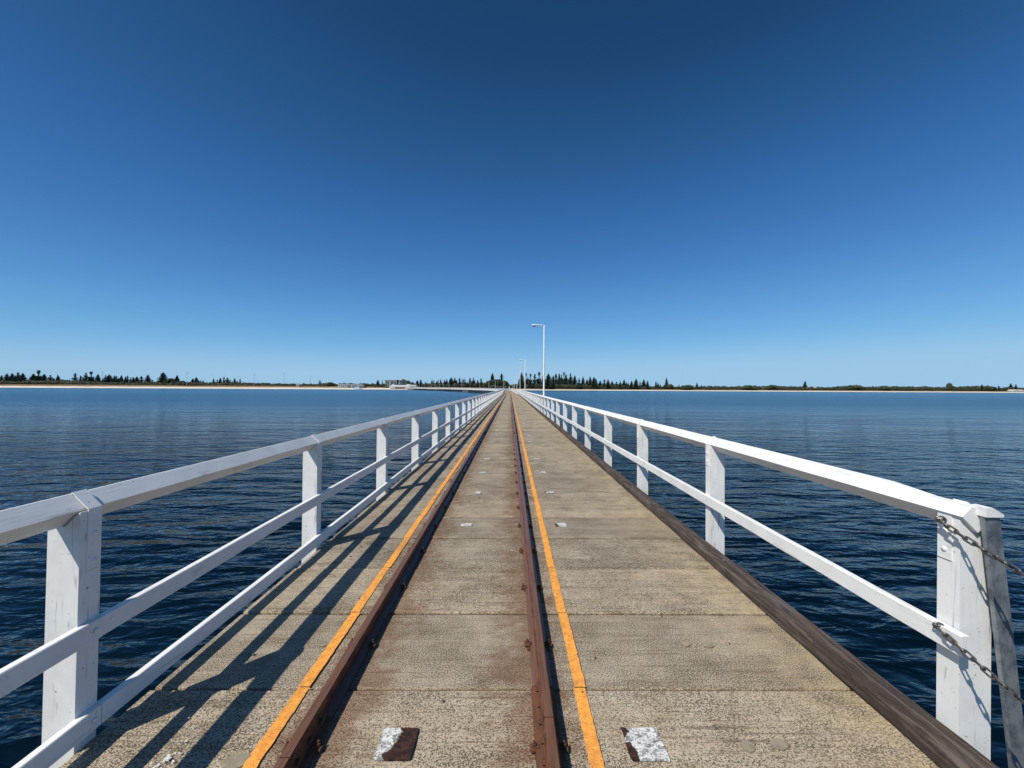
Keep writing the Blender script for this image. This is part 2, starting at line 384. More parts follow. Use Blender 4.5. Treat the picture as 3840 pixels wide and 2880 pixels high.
def sweep(mb, prof, s0, s1, m=0, near=3.0, caps=True, jitter=0):
    """sweep closed profile [(u,z)] along the path"""
    ss=[s0]; 
    while ss[-1]<s1-1e-6:
        q=ss[-1]; st=.5 if q<20 else (2.0 if q<190 else 1.5); ss.append(min(s1,q+st))
    n=len(prof); base=len(mb.v)
    for q in ss:
        T=mat(q)
        for (u,z) in prof:
            ju=rnd.uniform(-jitter,jitter) if jitter else 0
            mb.v.append(tuple(T@Vector((u+ju,0,z+(rnd.uniform(-jitter,jitter) if jitter else 0)))))
    for i in range(len(ss)-1):
        for k in range(n):
            k2=(k+1)%n; mb.f.append((base+i*n+k,base+(i+1)*n+k,base+(i+1)*n+k2,base+i*n+k2)); mb.m.append(m)
    if caps:
        mb.f.append(tuple(base+k for k in range(n))); mb.m.append(m)
        mb.f.append(tuple(base+(len(ss)-1)*n+k for k in range(n))[::-1]); mb.m.append(m)

# ---------------------------------------------------------------- sea and land
WZ=-2.6
def build_water():
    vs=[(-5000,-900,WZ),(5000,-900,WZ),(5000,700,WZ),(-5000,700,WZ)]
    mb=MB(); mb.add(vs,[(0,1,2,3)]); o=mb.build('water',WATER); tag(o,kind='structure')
build_water()
def lerp_tab(tab,x):
    if x<=tab[0][0]: return tab[0][1]
    for (a,b),(c,d) in zip(tab,tab[1:]):
        if x<=c: return b+(d-b)*(x-a)/(c-a)
    return tab[-1][1]
def build_ground():
    mb=MB(); dune=[]
    xs=[-5000,-3000,-1800]+[-1300+12*i for i in range(0,218)]+[1800,3000,5000]
    prof=[(606,-3.1,0),(613,-2.62,0),(622,-1.9,0),(634,0,0),(641,0,0.9),(648,1,1),(662,1.05,1),(800,1.1,1),(3500,1.0,1)]
    for xx in xs:
        left=lerp_tab([(-600,1),(-120,.75),(60,.12),(900,.1)],xx)
        sand=-1.25+left*1.35; dn=-.35+left*3.2
        for k,(Y,a,du) in enumerate(prof):
            if a<-.5: z=a
            else: z=sand+(dn-sand)*min(a,1.1)
            z+= rnd.uniform(-.12,.12) if 3<=k<=6 else 0
            yj=3.0*math.sin(xx*.021)+2.0*math.sin(xx*.057+1) if k<6 else 0
            mb.v.append((xx,Y+yj,z)); dune.append(du)
    n=len(prof)
    for i in range(len(xs)-1):
        for k in range(n-1):
            mb.f.append((i*n+k,(i+1)*n+k,(i+1)*n+k+1,i*n+k+1)); mb.m.append(0)
    o=mb.build('ground',GROUND); at_=o.data.attributes.new('dune','FLOAT','POINT'); at_.data.foreach_set('value',dune)
    tag(o,kind='structure')
build_ground()
def gz(x,Y):
    left=lerp_tab([(-600,1),(-120,.75),(60,.12),(900,.1)],x)
    return -.35+left*3.2

# ---------------------------------------------------------------- jetty deck
def build_deck():
    mb=MB(); k=-9; s=J0+k*SLAB; ground=[]
    # individual precast slabs with chamfered tops, tiny level differences
    while s<S_END-SLAB:
        near=s<40
        l=-1.94+(rnd.uniform(-.012,.012) if near else 0); r=2.03
        g=.007; b=.009; T=mat(s+SLAB/2) if s>60 else Matrix.Translation((0,s+SLAB/2,0))
        h=SLAB/2-g; dz=rnd.uniform(-.004,.004) if near else 0; tl=rnd.uniform(-.003,.003) if near else 0
        if s<60:
            n=26 if near else 2
            top=[]
            vs=[]
            for i in range(n+1):
                u=l+(r-l)*i/n
                j0=rnd.uniform(-.0025,.0025) if near else 0; j1=rnd.uniform(-.0025,.0025) if near else 0
                for (v,z) in ((-h,-.22),(-h,-b+dz-tl),(-h+b+j0,dz-tl),(h-b+j1,dz+tl),(h,-b+dz+tl),(h,-.22)):
                    vs.append(T@Vector((u,v,z)))
            f=[]
            for i in range(n):
                for q in range(5): f.append((i*6+q,(i+1)*6+q,(i+1)*6+q+1,i*6+q+1))
                f.append((i*6+5,(i+1)*6+5,(i+1)*6,i*6))
            f.append(tuple(range(6))); f.append(tuple(n*6+q for q in range(6))[::-1])
            mb.add(vs,f)
        else:
            T0=mat(s+.01); T1=mat(s+SLAB-.01)
            vs=[T0@Vector((l,0,-.22)),T0@Vector((r,0,-.22)),T1@Vector((r,0,-.22)),T1@Vector((l,0,-.22)),
                T0@Vector((l,0,0)),T0@Vector((r,0,0)),T1@Vector((r,0,0)),T1@Vector((l,0,0))]
            mb.add(vs,[(0,3,2,1),(4,5,6,7),(0,1,5,4),(1,2,6,5),(2,3,7,6),(3,0,4,7)])
        s+=SLAB
    deck=mb.build('jetty_deck',CONC); tag(deck,kind='structure')
    # longitudinal timber bearers close the joints from below
    mb=MB(); sweep(mb,[(-1.80,-.45),(-1.80,-.225),(1.9,-.225),(1.9,-.45)],-4,S_END-1); mb.build('bearer',PILE,deck)
    # painted lines with ragged hand-rolled edges, laid slab by slab
    for u0,u1 in ((-1.155,-1.091),(.359,.423)):
        mb=MB(); k=-8; s=J0+k*SLAB
        w=0.0
        while s<400:
            n=max(1,int(SLAB/.02)) if s<9 else (8 if s<40 else 1)
            a=s+.003; b=s+SLAB-.003; o=rnd.uniform(-.006,.006) if s<60 else 0; o2=rnd.uniform(-.005,.005) if s<60 else 0
            vs=[]
            for i in range(n+1):
                q=a+(b-a)*i/n; T=mat(q); e=.004 if s<40 else 0
                vs.append(T@Vector((u0+o+(o2-o)*i/n+rnd.gauss(0,e*.4),0,.0085))); vs.append(T@Vector((u1+o+(o2-o)*i/n+rnd.gauss(0,e*.4),0,.0085)))
            mb.add(vs,[(2*i,2*i+1,2*i+3,2*i+2) for i in range(n)]); s+=SLAB
        mb.build('painted_line',YEL,deck)
    # white painted recess plates
    def plate(x,y,w,h,seed,mt):
        q=random.Random(seed); mb=MB(); n=7; ring=[]
        def edge(x0,y0,x1,y1):
            for i in range(n):
                t=i/n; ring.append((x0+(x1-x0)*t+q.gauss(0,.0016),y0+(y1-y0)*t+q.gauss(0,.0016)))
        edge(-w/2,-h/2,w/2,-h/2); edge(w/2,-h/2,w/2,h/2); edge(w/2,h/2,-w/2,h/2); edge(-w/2,h/2,-w/2,-h/2)
        m=len(ring); vs=[(a,b,.004) for a,b in ring]+[(a,b,-.004) for a,b in ring]
        mb.add(vs,[tuple(range(m))]+[(i,m+i,m+(i+1)%m,(i+1)%m) for i in range(m)])
        o=mb.build('painted_plate',mt,deck); o.location=(x,y,.009); return o
    ys=[1.80,4.66,6.07,7.50,8.92,10.4,11.8,13.3,14.7,16.1,17.6,20.4,23.2]
    for i,y in enumerate(ys):
        if i==0: plate(-.515,y,.165,.155,1,PLATE); plate(.635,y,.17,.16,2,PLATE2); continue
        for x0 in (-.515,.635):
            if i>3 and rnd.random()<.22: continue
            plate(x0+rnd.uniform(-.02,.02),y+rnd.uniform(-.02,.02),rnd.uniform(.10,.155),rnd.uniform(.07,.12),i*2+(x0>0),PLATE2)
    # round plugs of filler where lifting eyes were
    def spot(x,y,a,b,seed):
        q=random.Random(seed); mb=MB(); n=18; ph=q.random()*6
        vs=[]
        for i in range(n):
            an=2*math.pi*i/n; r=1+.10*math.sin(2*an+ph)+.05*q.random(); vs.append((a*r*math.cos(an),b*r*math.sin(an),0))
        vs+= [(v[0],v[1],-.006) for v in vs]
        mb.add(vs,[tuple(range(n))]+[(i,n+i,n+(i+1)%n,(i+1)%n) for i in range(n)]); o=mb.build('filler_spot',FILLER,deck); o.location=(x,y,.0075)
    for i,(x,y,a) in enumerate([(1.11,1.79,.032),(1.265,1.80,.036),(1.15,2.50,.026),(1.29,2.49,.030),(-1.185,2.50,.035),(-1.035,2.52,.026),(.97,3.2,.03),(1.32,3.17,.032),(-1.2,1.72,.05),(1.2,3.9,.028),(1.05,4.6,.026),(-1.25,3.9,.03)]):
        spot(x,y,a,a*.8,i)
    # bird lime splashes
    mb=MB(); q=random.Random(5)
    def splash(x,y,r,n=9):
        for _ in range(n):
            cx_,cy_=x+q.gauss(0,r),y+q.gauss(0,r); rr=q.uniform(.08,.35)*r; m=11
            vs=[(cx_+rr*(.5+1.0*q.random())*math.cos(2*math.pi*i/m),cy_+rr*(.5+1.0*q.random())*math.sin(2*math.pi*i/m),.0102+_*.00012) for i in range(m)]
            mb.add(vs,[tuple(range(m))])
    splash(-1.50,1.72,.020,26); splash(-1.475,1.66,.016,18); splash(-1.51,1.80,.012,6); splash(-1.60,1.95,.012,5)
    splash(-1.045,2.13,.009,4); splash(.005,3.40,.008,4); splash(1.9-.25,2.25,.006,2); splash(.9,3.95,.006,3); splash(-1.52,1.88,.008,5)
    for _ in range(26): splash(q.uniform(-1.8,1.8),q.uniform(2.2,12),q.uniform(.002,.005),2)
    tag(mb.build('bird_lime_stain',DROP,deck),kind='stuff')
    mb=MB(); q=random.Random(11)
    for _ in range(70):
        x=q.uniform(-1.85,1.85); y=q.uniform(1.5,9); r=q.uniform(.003,.008); m=6
        if abs(x+.93)<.1 or abs(x-.19)<.1: continue
        ring=[(x+r*(.6+.8*q.random())*math.cos(2*math.pi*i/m),y+r*(.6+.8*q.random())*math.sin(2*math.pi*i/m)) for i in range(m)]
        mb.add([(a,b,.004) for a,b in ring]+[(a,b,.010) for a,b in ring],[tuple(range(m,2*m))]+[(i,(i+1)%m,m+(i+1)%m,m+i) for i in range(m)])
    tag(mb.build('grit',BARK,deck),kind='stuff')
    return deck
DECK=build_deck()

# kerb timber along the right edge: bare near the camera, white after the bend
def build_kerb():
    mb=MB(); s=-4.0
    ln=[(-4,3.36),(3.36,7.15),(7.15,12.6)]+[(12.6+5.6*i,12.6+5.6*(i+1)) for i in range(15)]
    root=empty('edge_timber',(1.96,0,.05)); tag(root,'dark weathered timber kerb along the right edge of the concrete deck','kerb')
    for a,b in ln:
        mb=MB(); n=max(4,int((b-a)/.18)) if a<13 else 4
        rows=[]
        dz=rnd.uniform(-.004,.006); du=rnd.uniform(-.006,.006)
        for i in range(n+1):
            q=a+.004+(b-a-.008)*i/n
            j=lambda k=.003: rnd.uniform(-k,k) if a<13 else 0
            T=mat(q)
            pr=[(1.892+du+j(.0035),.013),(1.890+du+j(.003),.078+dz),(1.903+du+j(.004),.098+dz+j(.002)),(1.96+du,.103+dz+j(.0015)),(2.02+du+j(),.101+dz+j()),(2.034+du,.090+dz),(2.034+du,.013)]
            rows.append([T@Vector((u,0,z)) for u,z in pr])
        m=7; vs=[v for r in rows for v in r]
        f=[(i*m+k,(i+1)*m+k,(i+1)*m+(k+1)%m,i*m+(k+1)%m) for i in range(n) for k in range(m)]
        f+=[tuple(range(m)),tuple(n*m+k for k in range(m))[::-1]]
        mb.add(vs,f); local(mb.build('timber_length',TIMB,root),root.location)
    mb=MB()
    for y,x in ((2.02,1.985),(3.05,1.95),(3.22,1.94),(3.5,1.95),(5.2,1.96),(6.1,1.95),(8.3,1.96)):
        mb=MB(); mb.dome((x,y,.103),(0,0,1),.012,.005); local(mb.build('bolt_head',TIMB if y in (3.22,8.3) else GALV,root,True),root.location)
    mb=MB(); sweep(mb,[(1.86,.004),(1.86,.10),(2.0,.10),(2.0,.004)],97,S_END-6)
    o=mb.build('white_kerb',WHITE_R); tag(o,'white painted kerb along the deck edge beyond the bend','kerb')
build_kerb()

# ---------------------------------------------------------------- rails
def build_rail(u_in, outward, label):
    """u_in = inner (gauge) edge of the head; outward = direction away from the gauge (+1/-1)"""
    c=u_in+outward*.0285; root=empty('steel_rail',(c,2,.0)); tag(root,label,'rail')
    pr=[(-.055,.004),(-.055,.012),(-.035,.020),(-.010,.030),(-.008,.070),(-.0285,.084),(-.0285,.104),(-.021,.115),
        (.021,.115),(.0285,.104),(.0285,.084),(.008,.070),(.010,.030),(.035,.020),(.055,.012),(.055,.004)]
    jy=1.818 if u_in>0 else 1.62
    mb=MB()
    joints=[-5,jy-9.1,jy]+[jy+12.2*i for i in range(1,7)]+[200.0]
    joints=[j for j in joints if j>=-5]; joints=sorted(joints)
    for a,b in zip(joints,joints[1:]):
        a=max(a,-5)
        if b>-5: sweep(mb,[(c+u,z) for u,z in pr],a+.0025,b-.0025)
    sweep(mb,[(c+u,z) for u,z in pr],200,430)
    local(mb.build('rail_body',RUST,root),root.location)
    for j in [q for q in joints if 0<q<60]:
        for sd in (-1,1):
            mb=MB(); T=Matrix.Translation((c,j,0))
            pp=[(.010,.030),(.012,.068),(.022,.078),(.024,.050),(.034,.028),(.060,.018),(.064,.005),(.056,.0125),(.036,.0215)]
            pp=[(sd*u,z) for u,z in pp]
            if sd<0: pp=pp[::-1]
            mb.prism(pp,T,-.31,.31)
            for v in (-.25,-.15,-.05,.05,.15,.25):
                mb.prism([(sd*.024+.011*math.cos(a*math.pi/3)*0+sd*(.0 if k<0 else 0),0) for k,a in enumerate(range(3))],T,v,v+.0001) if False else None
                cz=.050; q=[]
                for k in range(6):
                    an=k*math.pi/3; q.append((v+.012*math.cos(an),cz+.012*math.sin(an)))
                vs=[T@Vector((sd*.022,a,b)) for a,b in q]+[T@Vector((sd*.040,a,b)) for a,b in q]
                mb.add(vs,[tuple(range(6)),tuple(range(6,12))]+[(i,(i+1)%6,6+(i+1)%6,6+i) for i in range(6)])
            local(mb.build('fishplate',RUSTC,root),root.location)
    # sprung clip with bolt at each slab, both sides of the foot
    def clip(sd):
        mb=MB()
        mb.bbox(sd*.072-.026,sd*.072+.026,-.024,.024,.010,.026,.003)
        mb.bbox(sd*.058-.014,sd*.058+.014,-.016,.016,.0262,.034,.002)
        q=[(sd*.074+.013*math.cos(k*math.pi/3),.013*math.sin(k*math.pi/3)) for k in range(6)]
        mb.add([(a,b,.026) for a,b in q]+[(a,b,.044) for a,b in q],[tuple(range(6,12))]+[(i,(i+1)%6,6+(i+1)%6,6+i) for i in range(6)])
        mb.tube([(sd*.074,0,.044),(sd*.074,0,.058)],.0065,8)
        mb.bbox(sd*.066-.010,sd*.066+.010,.026,.05,.006,.012,.001)
        mb.bbox(sd*.066-.010,sd*.066+.010,-.062,-.030,.006,.012,.001)
        return mb.build('rail_clip',RUSTC,root)
    for sd in (-1,1):
        proto=clip(sd); first=True
        for v_ in proto.data.vertices: v_.co=Vector((sd*.05+(v_.co.x-sd*.05)*.8,v_.co.y*.72,.004+(v_.co.z-.004)*.85))
        for k in range(-1,48):
            y=J0+SLAB*(k+.5)-.01; 
            o=proto if first else proto.copy()
            if not first: C.objects.link(o); o.parent=root
            first=False; o.location=(0,y-2,0); o.rotation_euler=(0,0,rnd.uniform(-.12,.12))
build_rail(-.904,-1,'left rusty steel rail bolted to the concrete deck beside the shadowed railing')
build_rail(.160,1,'right rusty steel rail, the one running down the middle of the deck')

# ---------------------------------------------------------------- railings
PW,PD=.145,.093; RZ=1.088; RR=.0705
def post_prof(side):
    return [(0,-.34),(PW,-.34),(PW,RZ-.004),(PW/2,RZ-RR-.002),(0,RZ-.004)]
def fence(side, s_first, n_back, u_in, bottom, name_label, strap_end, bolts_z):
    """side -1 left, +1 right. u_in: inner face distance from centre line"""
    root=empty('timber_railing',(side*u_in,2,0)); tag(root,name_label,'railing')
    BAY=2.16
    ss=[s_first+BAY*k for k in range(-n_back,int((S_END-8-s_first)/BAY)+1)]
    fmap=lambda s_: mat(s_)@Matrix.Diagonal((side,1,1,1))@Matrix.Translation((u_in,0,0))
    far=MB(); nmade=0
    for i,s_ in enumerate(ss):
        detail=s_<26
        T=fmap(s_)
        if detail:
            lean={0:0.012}.get(i-n_back,rnd.uniform(-.004,.005))
            T=T@Matrix.Rotation(lean*side,4,'Y')
        if nmade<98:
            mb=MB()
            if detail:
                # chamfered post with a V seat for the arris rail
                e=.004; zt=RZ-.004
                out=[(e,-.34),(PW-e,-.34),(PW,-.336),(PW,zt),(PW-.004,zt),(PW/2,RZ-RR-.002),(.004,zt),(0,zt),(0,-.336)]
                mb.prism(out,T,0,PD)
            else:
                mb.prism([(0,-.34),(PW,-.34),(PW,RZ-.02),(0,RZ-.02)],T,0,PD)
            p=mb.build('post',WHITE,root); local(p,root.location); nmade+=1
            if s_<60:
                st=MB(); t=.005; c=PW/2; w0,w1=(.030,.088)
                k=RR+.001
                path_o=[(-t,strap_end),(-t,RZ+t*.4),(c,RZ+k+t*1.5),(PW+t,RZ+t*.4),(PW+t,strap_end)]
                path_i=[(-.0004,strap_end),(-.0004,RZ),(c,RZ+k),(PW+.0004,RZ),(PW+.0004,strap_end)]
                if side>0 and i==n_back:
                    path_o[2]=(c,RZ+k-.018); path_i[2]=(c,RZ+k-.030)
                vs=[T@Vector((a,w,b)) for w in (w0,w1) for a,b in path_o+path_i]
                f=[]
                for q in range(4):
                    f+=[(q,q+1,5+q+1,5+q)[::-1],(10+q,10+q+1,15+q+1,15+q),(q,q+1,11+q,10+q),(5+q,5+q+1,15+q+1,15+q)[::-1]]
                f+=[(0,5,15,10),(4,9,19,14)[::-1]]
                st.add(vs,f); so=st.build('strap',WHITE_R,p)
                ax=(T.to_3x3()@Vector((-1,0,0)))
                bl=[((-t,(w0+w1)/2,z),.0125,.007) for z in bolts_z]+[((-.0355,.052,.522),.012,.006)]
                if bottom: bl.append(((-.0355,.052,.108),.012,.006))
                if s_<16:
                    for c3,r3,h3 in bl:
                        bo=MB(); bo.dome(T@Vector(c3),ax,r3,h3); bo.build('bolt',WHITE_R,p,True)
        else:
            far.prism([(0,-.34),(PW,-.34),(PW,RZ-.02),(0,RZ-.02)],T,0,PD)
    tag(local(far.build('far_post',WHITE,root),root.location),kind='stuff')
    # arris top rail, lengths of two bays
    mb=MB(); c=u_in+PW/2
    s0=ss[0]-.02; bounds=[s0]
    k=1
    while bounds[-1]<S_END-9: bounds.append(min(S_END-8,ss[0]+BAY*k*1+.058 if k<len(ss) else S_END-8)); k+=1
    def ring(s_,du,dz,flat=0):
        T=mat(s_)
        if flat: q=[(c-RR,RZ),(c-flat*1.0,RZ+RR-flat),(c+flat*1.0,RZ+RR-flat),(c+RR,RZ),(c,RZ-RR)]
        else: q=[(c-RR,RZ),(c-.004,RZ+RR-.002),(c+.004,RZ+RR-.002),(c+RR,RZ),(c,RZ-RR)]
        return [T@Vector((side*(u+du),0,z+dz)) for u,z in q]
    for i in range(len(bounds)-1):
        a,b=bounds[i]+.001,bounds[i+1]-.001
        if b<=a: continue
        n=12 if a<14 else (4 if a<190 else 3); du0,du1,dz0,dz1=[rnd.uniform(-.003,.003) if a<60 else 0 for _ in range(4)]
        rows=[]
        for q in range(n+1):
            t=q/n; w=rnd.uniform(-.0012,.0012) if a<14 else 0
            sq=a+(b-a)*t; fl=.028 if (side>0 and sq<s_first+.23 and a<s_first+.3) else 0
            if side>0 and i==0 and q==1: pass
            rows.append(ring(sq,du0+(du1-du0)*t+w,dz0+(dz1-dz0)*t,fl))
        if side>0 and i==0: pass
        vs=[v for r in rows for v in r]
        f=[(r*5+k2,(r+1)*5+k2,(r+1)*5+(k2+1)%5,r*5+(k2+1)%5) for r in range(n) for k2 in range(5)]+[tuple(range(5)),tuple(n*5+k2 for k2 in range(5))[::-1]]
        if side<0: f=[g[::-1] for g in f]
        mb.add(vs,f)
    local(mb.build('top_rail',WHITE_R,root),root.location)
    def flat_rail(z0,z1,nm):
        mb=MB()
        for i in range(len(ss)-1):
            a=ss[i]+.085 if i else ss[0]-.045; b=ss[i+1]+.083
            if i%2 and False: continue
            dz=rnd.uniform(-.003,.003); th=rnd.uniform(-.002,.002)
            u0,u1=u_in-.035+th,u_in-.0005
            n=6 if a<14 else 2; e=.004
            pr=[(u0,z0+e),(u0,z1-e),(u0+e,z1),(u1,z1),(u1,z0),(u0+e,z0)]
            vs=[]
            for q in range(n+1):
                T=mat(a+(b-a)*q/n); w=rnd.uniform(-.0015,.0015) if a<14 else 0
                vs+=[T@Vector((side*(u+w*(u<u1)),0,z+dz+w)) for u,z in pr]
            f=[(r*6+k2,(r+1)*6+k2,(r+1)*6+(k2+1)%6,r*6+(k2+1)%6) for r in range(n) for k2 in range(6)]+[tuple(range(6)),tuple(n*6+k2 for k2 in range(6))[::-1]]
            if side<0: f=[g[::-1] for g in f]
            mb.add(vs,f)
        local(mb.build(nm,WHITE_R,root),root.location)
    flat_rail(.475,.570,'middle_rail')
    if bottom: flat_rail(.060,.157,'bottom_rail')
    if side<0:
        mb=MB(); sweep(mb,[(-u_in+.02,-.30),(-u_in-.02,-.30),(-u_in-.02,.40),(-u_in+.02,.40)],196,S_END-8)
        local(mb.build('fascia_board',WHITE_R,root),root.location)
    return root
fence(-1,1.755,2,1.955,True,'white timber railing along the left edge, with middle and bottom rails',.795,(.97,.845))
fence(1,1.745,0,2.037,False,'white timber railing along the right edge, with a middle rail only',.87,(1.0,.915))

# galvanised brace at the end of the right railing, and the two chains across the gap
def build_brace():
    root=empty('steel_brace',(2.23,1.70,0)); tag(root,'galvanised steel strut leaning against the end post of the right railing','strut')
    mb=MB()
    zt,zb=1.096,-.6; f=lambda z:(1.095-z)*.11
    for (u0,u1,v0,v1) in ((2.109,2.178,1.700,1.706),(2.109,2.115,1.7062,1.718),(2.172,2.178,1.7062,1.718)):
        vs=[]
        for z in (zb,zt):
            vs+=[(u0+f(z),v0,z),(u1+f(z),v0,z),(u1+f(z),v1,z),(u0+f(z),v1,z)]
        mb.add(vs,[(0,3,2,1),(4,5,6,7),(0,1,5,4),(1,2,6,5),(2,3,7,6),(3,0,4,7)])
    local(mb.build('strut_channel',GALV,root),root.location)
    mb=MB(); mb.prism([(2.105,1.098),(2.105,1.138),(2.135,1.140),(2.184,1.110),(2.184,1.0975)],Matrix.Identity(4),1.690,1.752)
    local(mb.build('cap_plate',WHITE_R,root),root.location)
build_brace()
def chain(p0,p1,sag,label):
    root=empty('chain',p0); tag(root,label,'chain','rusty chains across the gap in the right railing')
    p0=Vector(p0); p1=Vector(p1)
    # parabola sampled at link pitch
    N=400; pts=[p0.lerp(p1,i/N)-Vector((0,0,4*sag*(i/N)*(1-i/N))) for i in range(N+1)]
    L=[0]
    for a,b in zip(pts,pts[1:]): L.append(L[-1]+(b-a).length)
    pitch=.037; n=int(L[-1]/pitch); mb=MB(); w=.0042
    def P(l):
        i=min(N-1,bisect.bisect_right(L,l)-1); t=(l-L[i])/(L[i+1]-L[i]); return pts[i].lerp(pts[i+1],t)
    for k in range(n):
        c=P((k+.5)*pitch); t=(P((k+1)*pitch)-P(k*pitch)).normalized(); a=t.cross(Vector((0,0,1))).normalized(); b=a.cross(t)
        an=math.pi/4+(math.pi/2)*(k%2)+rnd.uniform(-.2,.2); d=a*math.cos(an)+b*math.sin(an)
        hl=pitch/2+w*1.0-.0085+.001; r=.0088; ring=[]
        for q in range(7): x=math.pi*(q/6)-math.pi/2; ring.append(c+t*(hl+r*math.cos(x))+d*r*math.sin(x))
        for q in range(7): x=math.pi*(q/6)+math.pi/2; ring.append(c+t*(-hl+r*math.cos(x))+d*r*math.sin(x))
        mb.tube(ring,w,8,closed=True)
    local(mb.build('chain_links',CHAINM,root,True),root.location)
    mb=MB(); e=Vector((p0.x+.012,p0.y+.004,p0.z+.004)); ring=[e+Vector((-.016*math.cos(2*math.pi*k/12)-.0,.008*math.cos(2*math.pi*k/12),.014*math.sin(2*math.pi*k/12))) for k in range(12)]
    mb.tube(ring,.0042,8,closed=True); mb.tube([(p0.x+.05,p0.y+.01,p0.z+.004),(p0.x+.01,p0.y+.004,p0.z+.004)],.005,8)
    local(mb.build('hook_eye',CHAINM,root,True),root.location)
chain((2.012,1.795,1.048),(2.03,-.50,1.02),.235,'upper rusty chain, hooked just under the top of the right end post')
chain((1.985,1.782,.560),(2.01,-.50,.53),.22,'lower rusty chain, hooked to the end of the right middle rail')
# the post on the other side of the gap, behind the camera, that the chains run to
mb=MB(); mb.prism(post_prof(1),Matrix.Translation((2.037,-.60,0)),0,PD); o=mb.build('gap_post',WHITE); tag(o,'white timber post at the near side of the chained gap','post')

# ---------------------------------------------------------------- lamps
def make_lamp():
    root=empty('street_lamp',(0,0,0)); H=5.86
    mb=MB(); mb.tube([(0,0,-.3),(0,0,0),(0,0,3),(0,0,H-.12),(0,0,H-.05)],[.075,.072,.058,.045,.030],14); mb.tube([(0,0,H-.06),(0,0,H)],.022,10)
    mb.build('pole',LAMPW,root,True)
    mb=MB(); mb.tube([(0,0,H-.01),(-.10,0,H-.012),(-.25,0,H-.02)],.020,8); mb.build('arm',LAMPW,root,True)
    mb=MB(); pts=[(-.18,.035),(-.26,.05),(-.45,.06),(-.62,.07),(-.74,.075),(-.82,.06),(-.85,.03)]
    vs=[];n=10
    for x,r in pts:
        for k in range(n):
            a=2*math.pi*k/n; vs.append((x,1.5*r*math.cos(a),H-.02+r*.75*math.sin(a)))
    f=[(i*n+k,i*n+(k+1)%n,(i+1)*n+(k+1)%n,(i+1)*n+k) for i in range(len(pts)-1) for k in range(n)]+[tuple(range(n)),tuple(len(pts)*n-n+k for k in range(n))[::-1]]
    mb.add(vs,f); hd=mb.build('lamp_head',LAMPW,root,True)
    mb=MB(); mb.dome((-.68,0,H-.045),(0,0,-1),.11,.10); mb.build('lamp_bowl',GLASSB,hd,True)
    mb=MB(); mb.tube([(-.68,0,H+.03),(-.68,0,H+.10)],.022,8); mb.build('light_sensor',GLASSB,hd,True)
    return root
lamp=make_lamp()
pos=[(2.28,25.7),(2.28,57.5),(2.38,89.5),(2.14,115),(1.80,151),(1.42,178)]
LP=[('right',x,y) for x,y in pos]
for px,ty in ((1889.2,1425.3),(1857.4,1428.2),(1833,1431.1),(1799.9,1432.9),(1762.8,1434.4),(1732,1435.8),(1705.8,1437),(1683.5,1438),(1663.9,1439),(1647,1440),(1631.6,1440.6),(1617,1441.2),(1605,1441.6),(1594,1442),(1583,1442.3),(1573,1442.6)):
    hz=1453.5+(px-1912)*.0052; Y=4.2*1442/(hz-ty)
    # keep each lamp on the outer edge of the deck
    T=None; best=None
    for q in range(820,int(S_END*4)-30):
        T=mat(q*.25); p=T@Vector((2.28,0,0)); e=abs(1912+1442*p.x/p.y-px)
        if p.y>205 and (best is None or e<best[0]): best=(e,p.x,p.y)
    LP.append(('curve',best[1],best[2]))
for i,(kind,x,y) in enumerate(LP):
    o=lamp if i==0 else copy_tree(lamp); o.location=(x,y,0)
    k=i+1 if kind=='right' else i-5
    if kind=='right':
        lab=['tall white lamp post nearest the camera, standing behind the right railing','second white lamp post along the right railing','third white lamp post along the right railing','fourth white lamp post along the right railing','fifth white lamp post along the right railing','sixth and smallest white lamp post right of the vanishing point'][i]
    else:
        lab='white lamp post on the curved jetty, %s from the right'%ordinal(k)
    tag(o,lab,'lamp post','white lamp posts along the jetty')

# ---------------------------------------------------------------- piles
def make_bent():
    root=empty('pile_bent',(0,0,0)); 
    mb=MB(); mb.bbox(-2.35,2.35,-.16,.16,-.80,-.46,.02); mb.build('crosshead',PILE,root)
    for u in (-1.75,0,1.75):
        mb=MB(); lean=(u)*.10
        mb.tube([(u,0,-.80),(u+lean*.5,0,-2.0),(u+lean,0,-3.4)],[.17,.18,.19],10); mb.build('pile',PILE,root,True)
    mb=MB(); mb.tube([(-1.75,.2,-.9),(1.8,.2,-2.3)],.07,6); mb.tube([(1.75,-.2,-.9),(-1.8,-.2,-2.3)],.07,6); mb.build('cross_brace',PILE,root)
    return root
bent=make_bent(); s=0.5; i=0
while s<S_END-12 and i<290:
    o=bent if i==0 else copy_tree(bent); T=mat(s); o.matrix_world=T
    if i and 318<T.translation.y<336 or T.translation.y>560:
        for ch in o.children:
            if ch.name.startswith('pile') :
                ch.data=ch.data.copy(); ch.data.materials[0]=PILEW
    tag(o,'dark timber pile trestle carrying the jetty deck above the water','pile trestle','pile trestles under the jetty')
    i+=1; s+=4.6

# dark access ladder frames beside the curved jetty
def build_ladders():
    for k,(px,lab) in enumerate(((1838,'left dark steel ladder frame on the near side of curved jetty'),(1847,'right dark steel ladder frame on the near side of curved jetty'))):
        p=at(px,1462,250); p.z=0
        root=empty('ladder_frame',p); tag(root,lab,'ladder','ladder frames beside the curved jetty')
        mb=MB()
        for x in (-.65,.65): mb.tube([(x,-.6,-3),(x,-.6,1.25)],.09,6)
        mb.tube([(-.65,-.6,1.25),(.65,-.6,1.25)],.08,6); mb.tube([(-.65,-.6,.3),(.65,-.6,.3)],.08,6); mb.build('frame',DARK,root)
        mb=MB()
        for q in range(8): mb.tube([(-.3,-.62,-2.4+q*.3),(.3,-.62,-2.4+q*.3)],.03,5)
        mb.build('rung',DARK,root)
build_ladders()

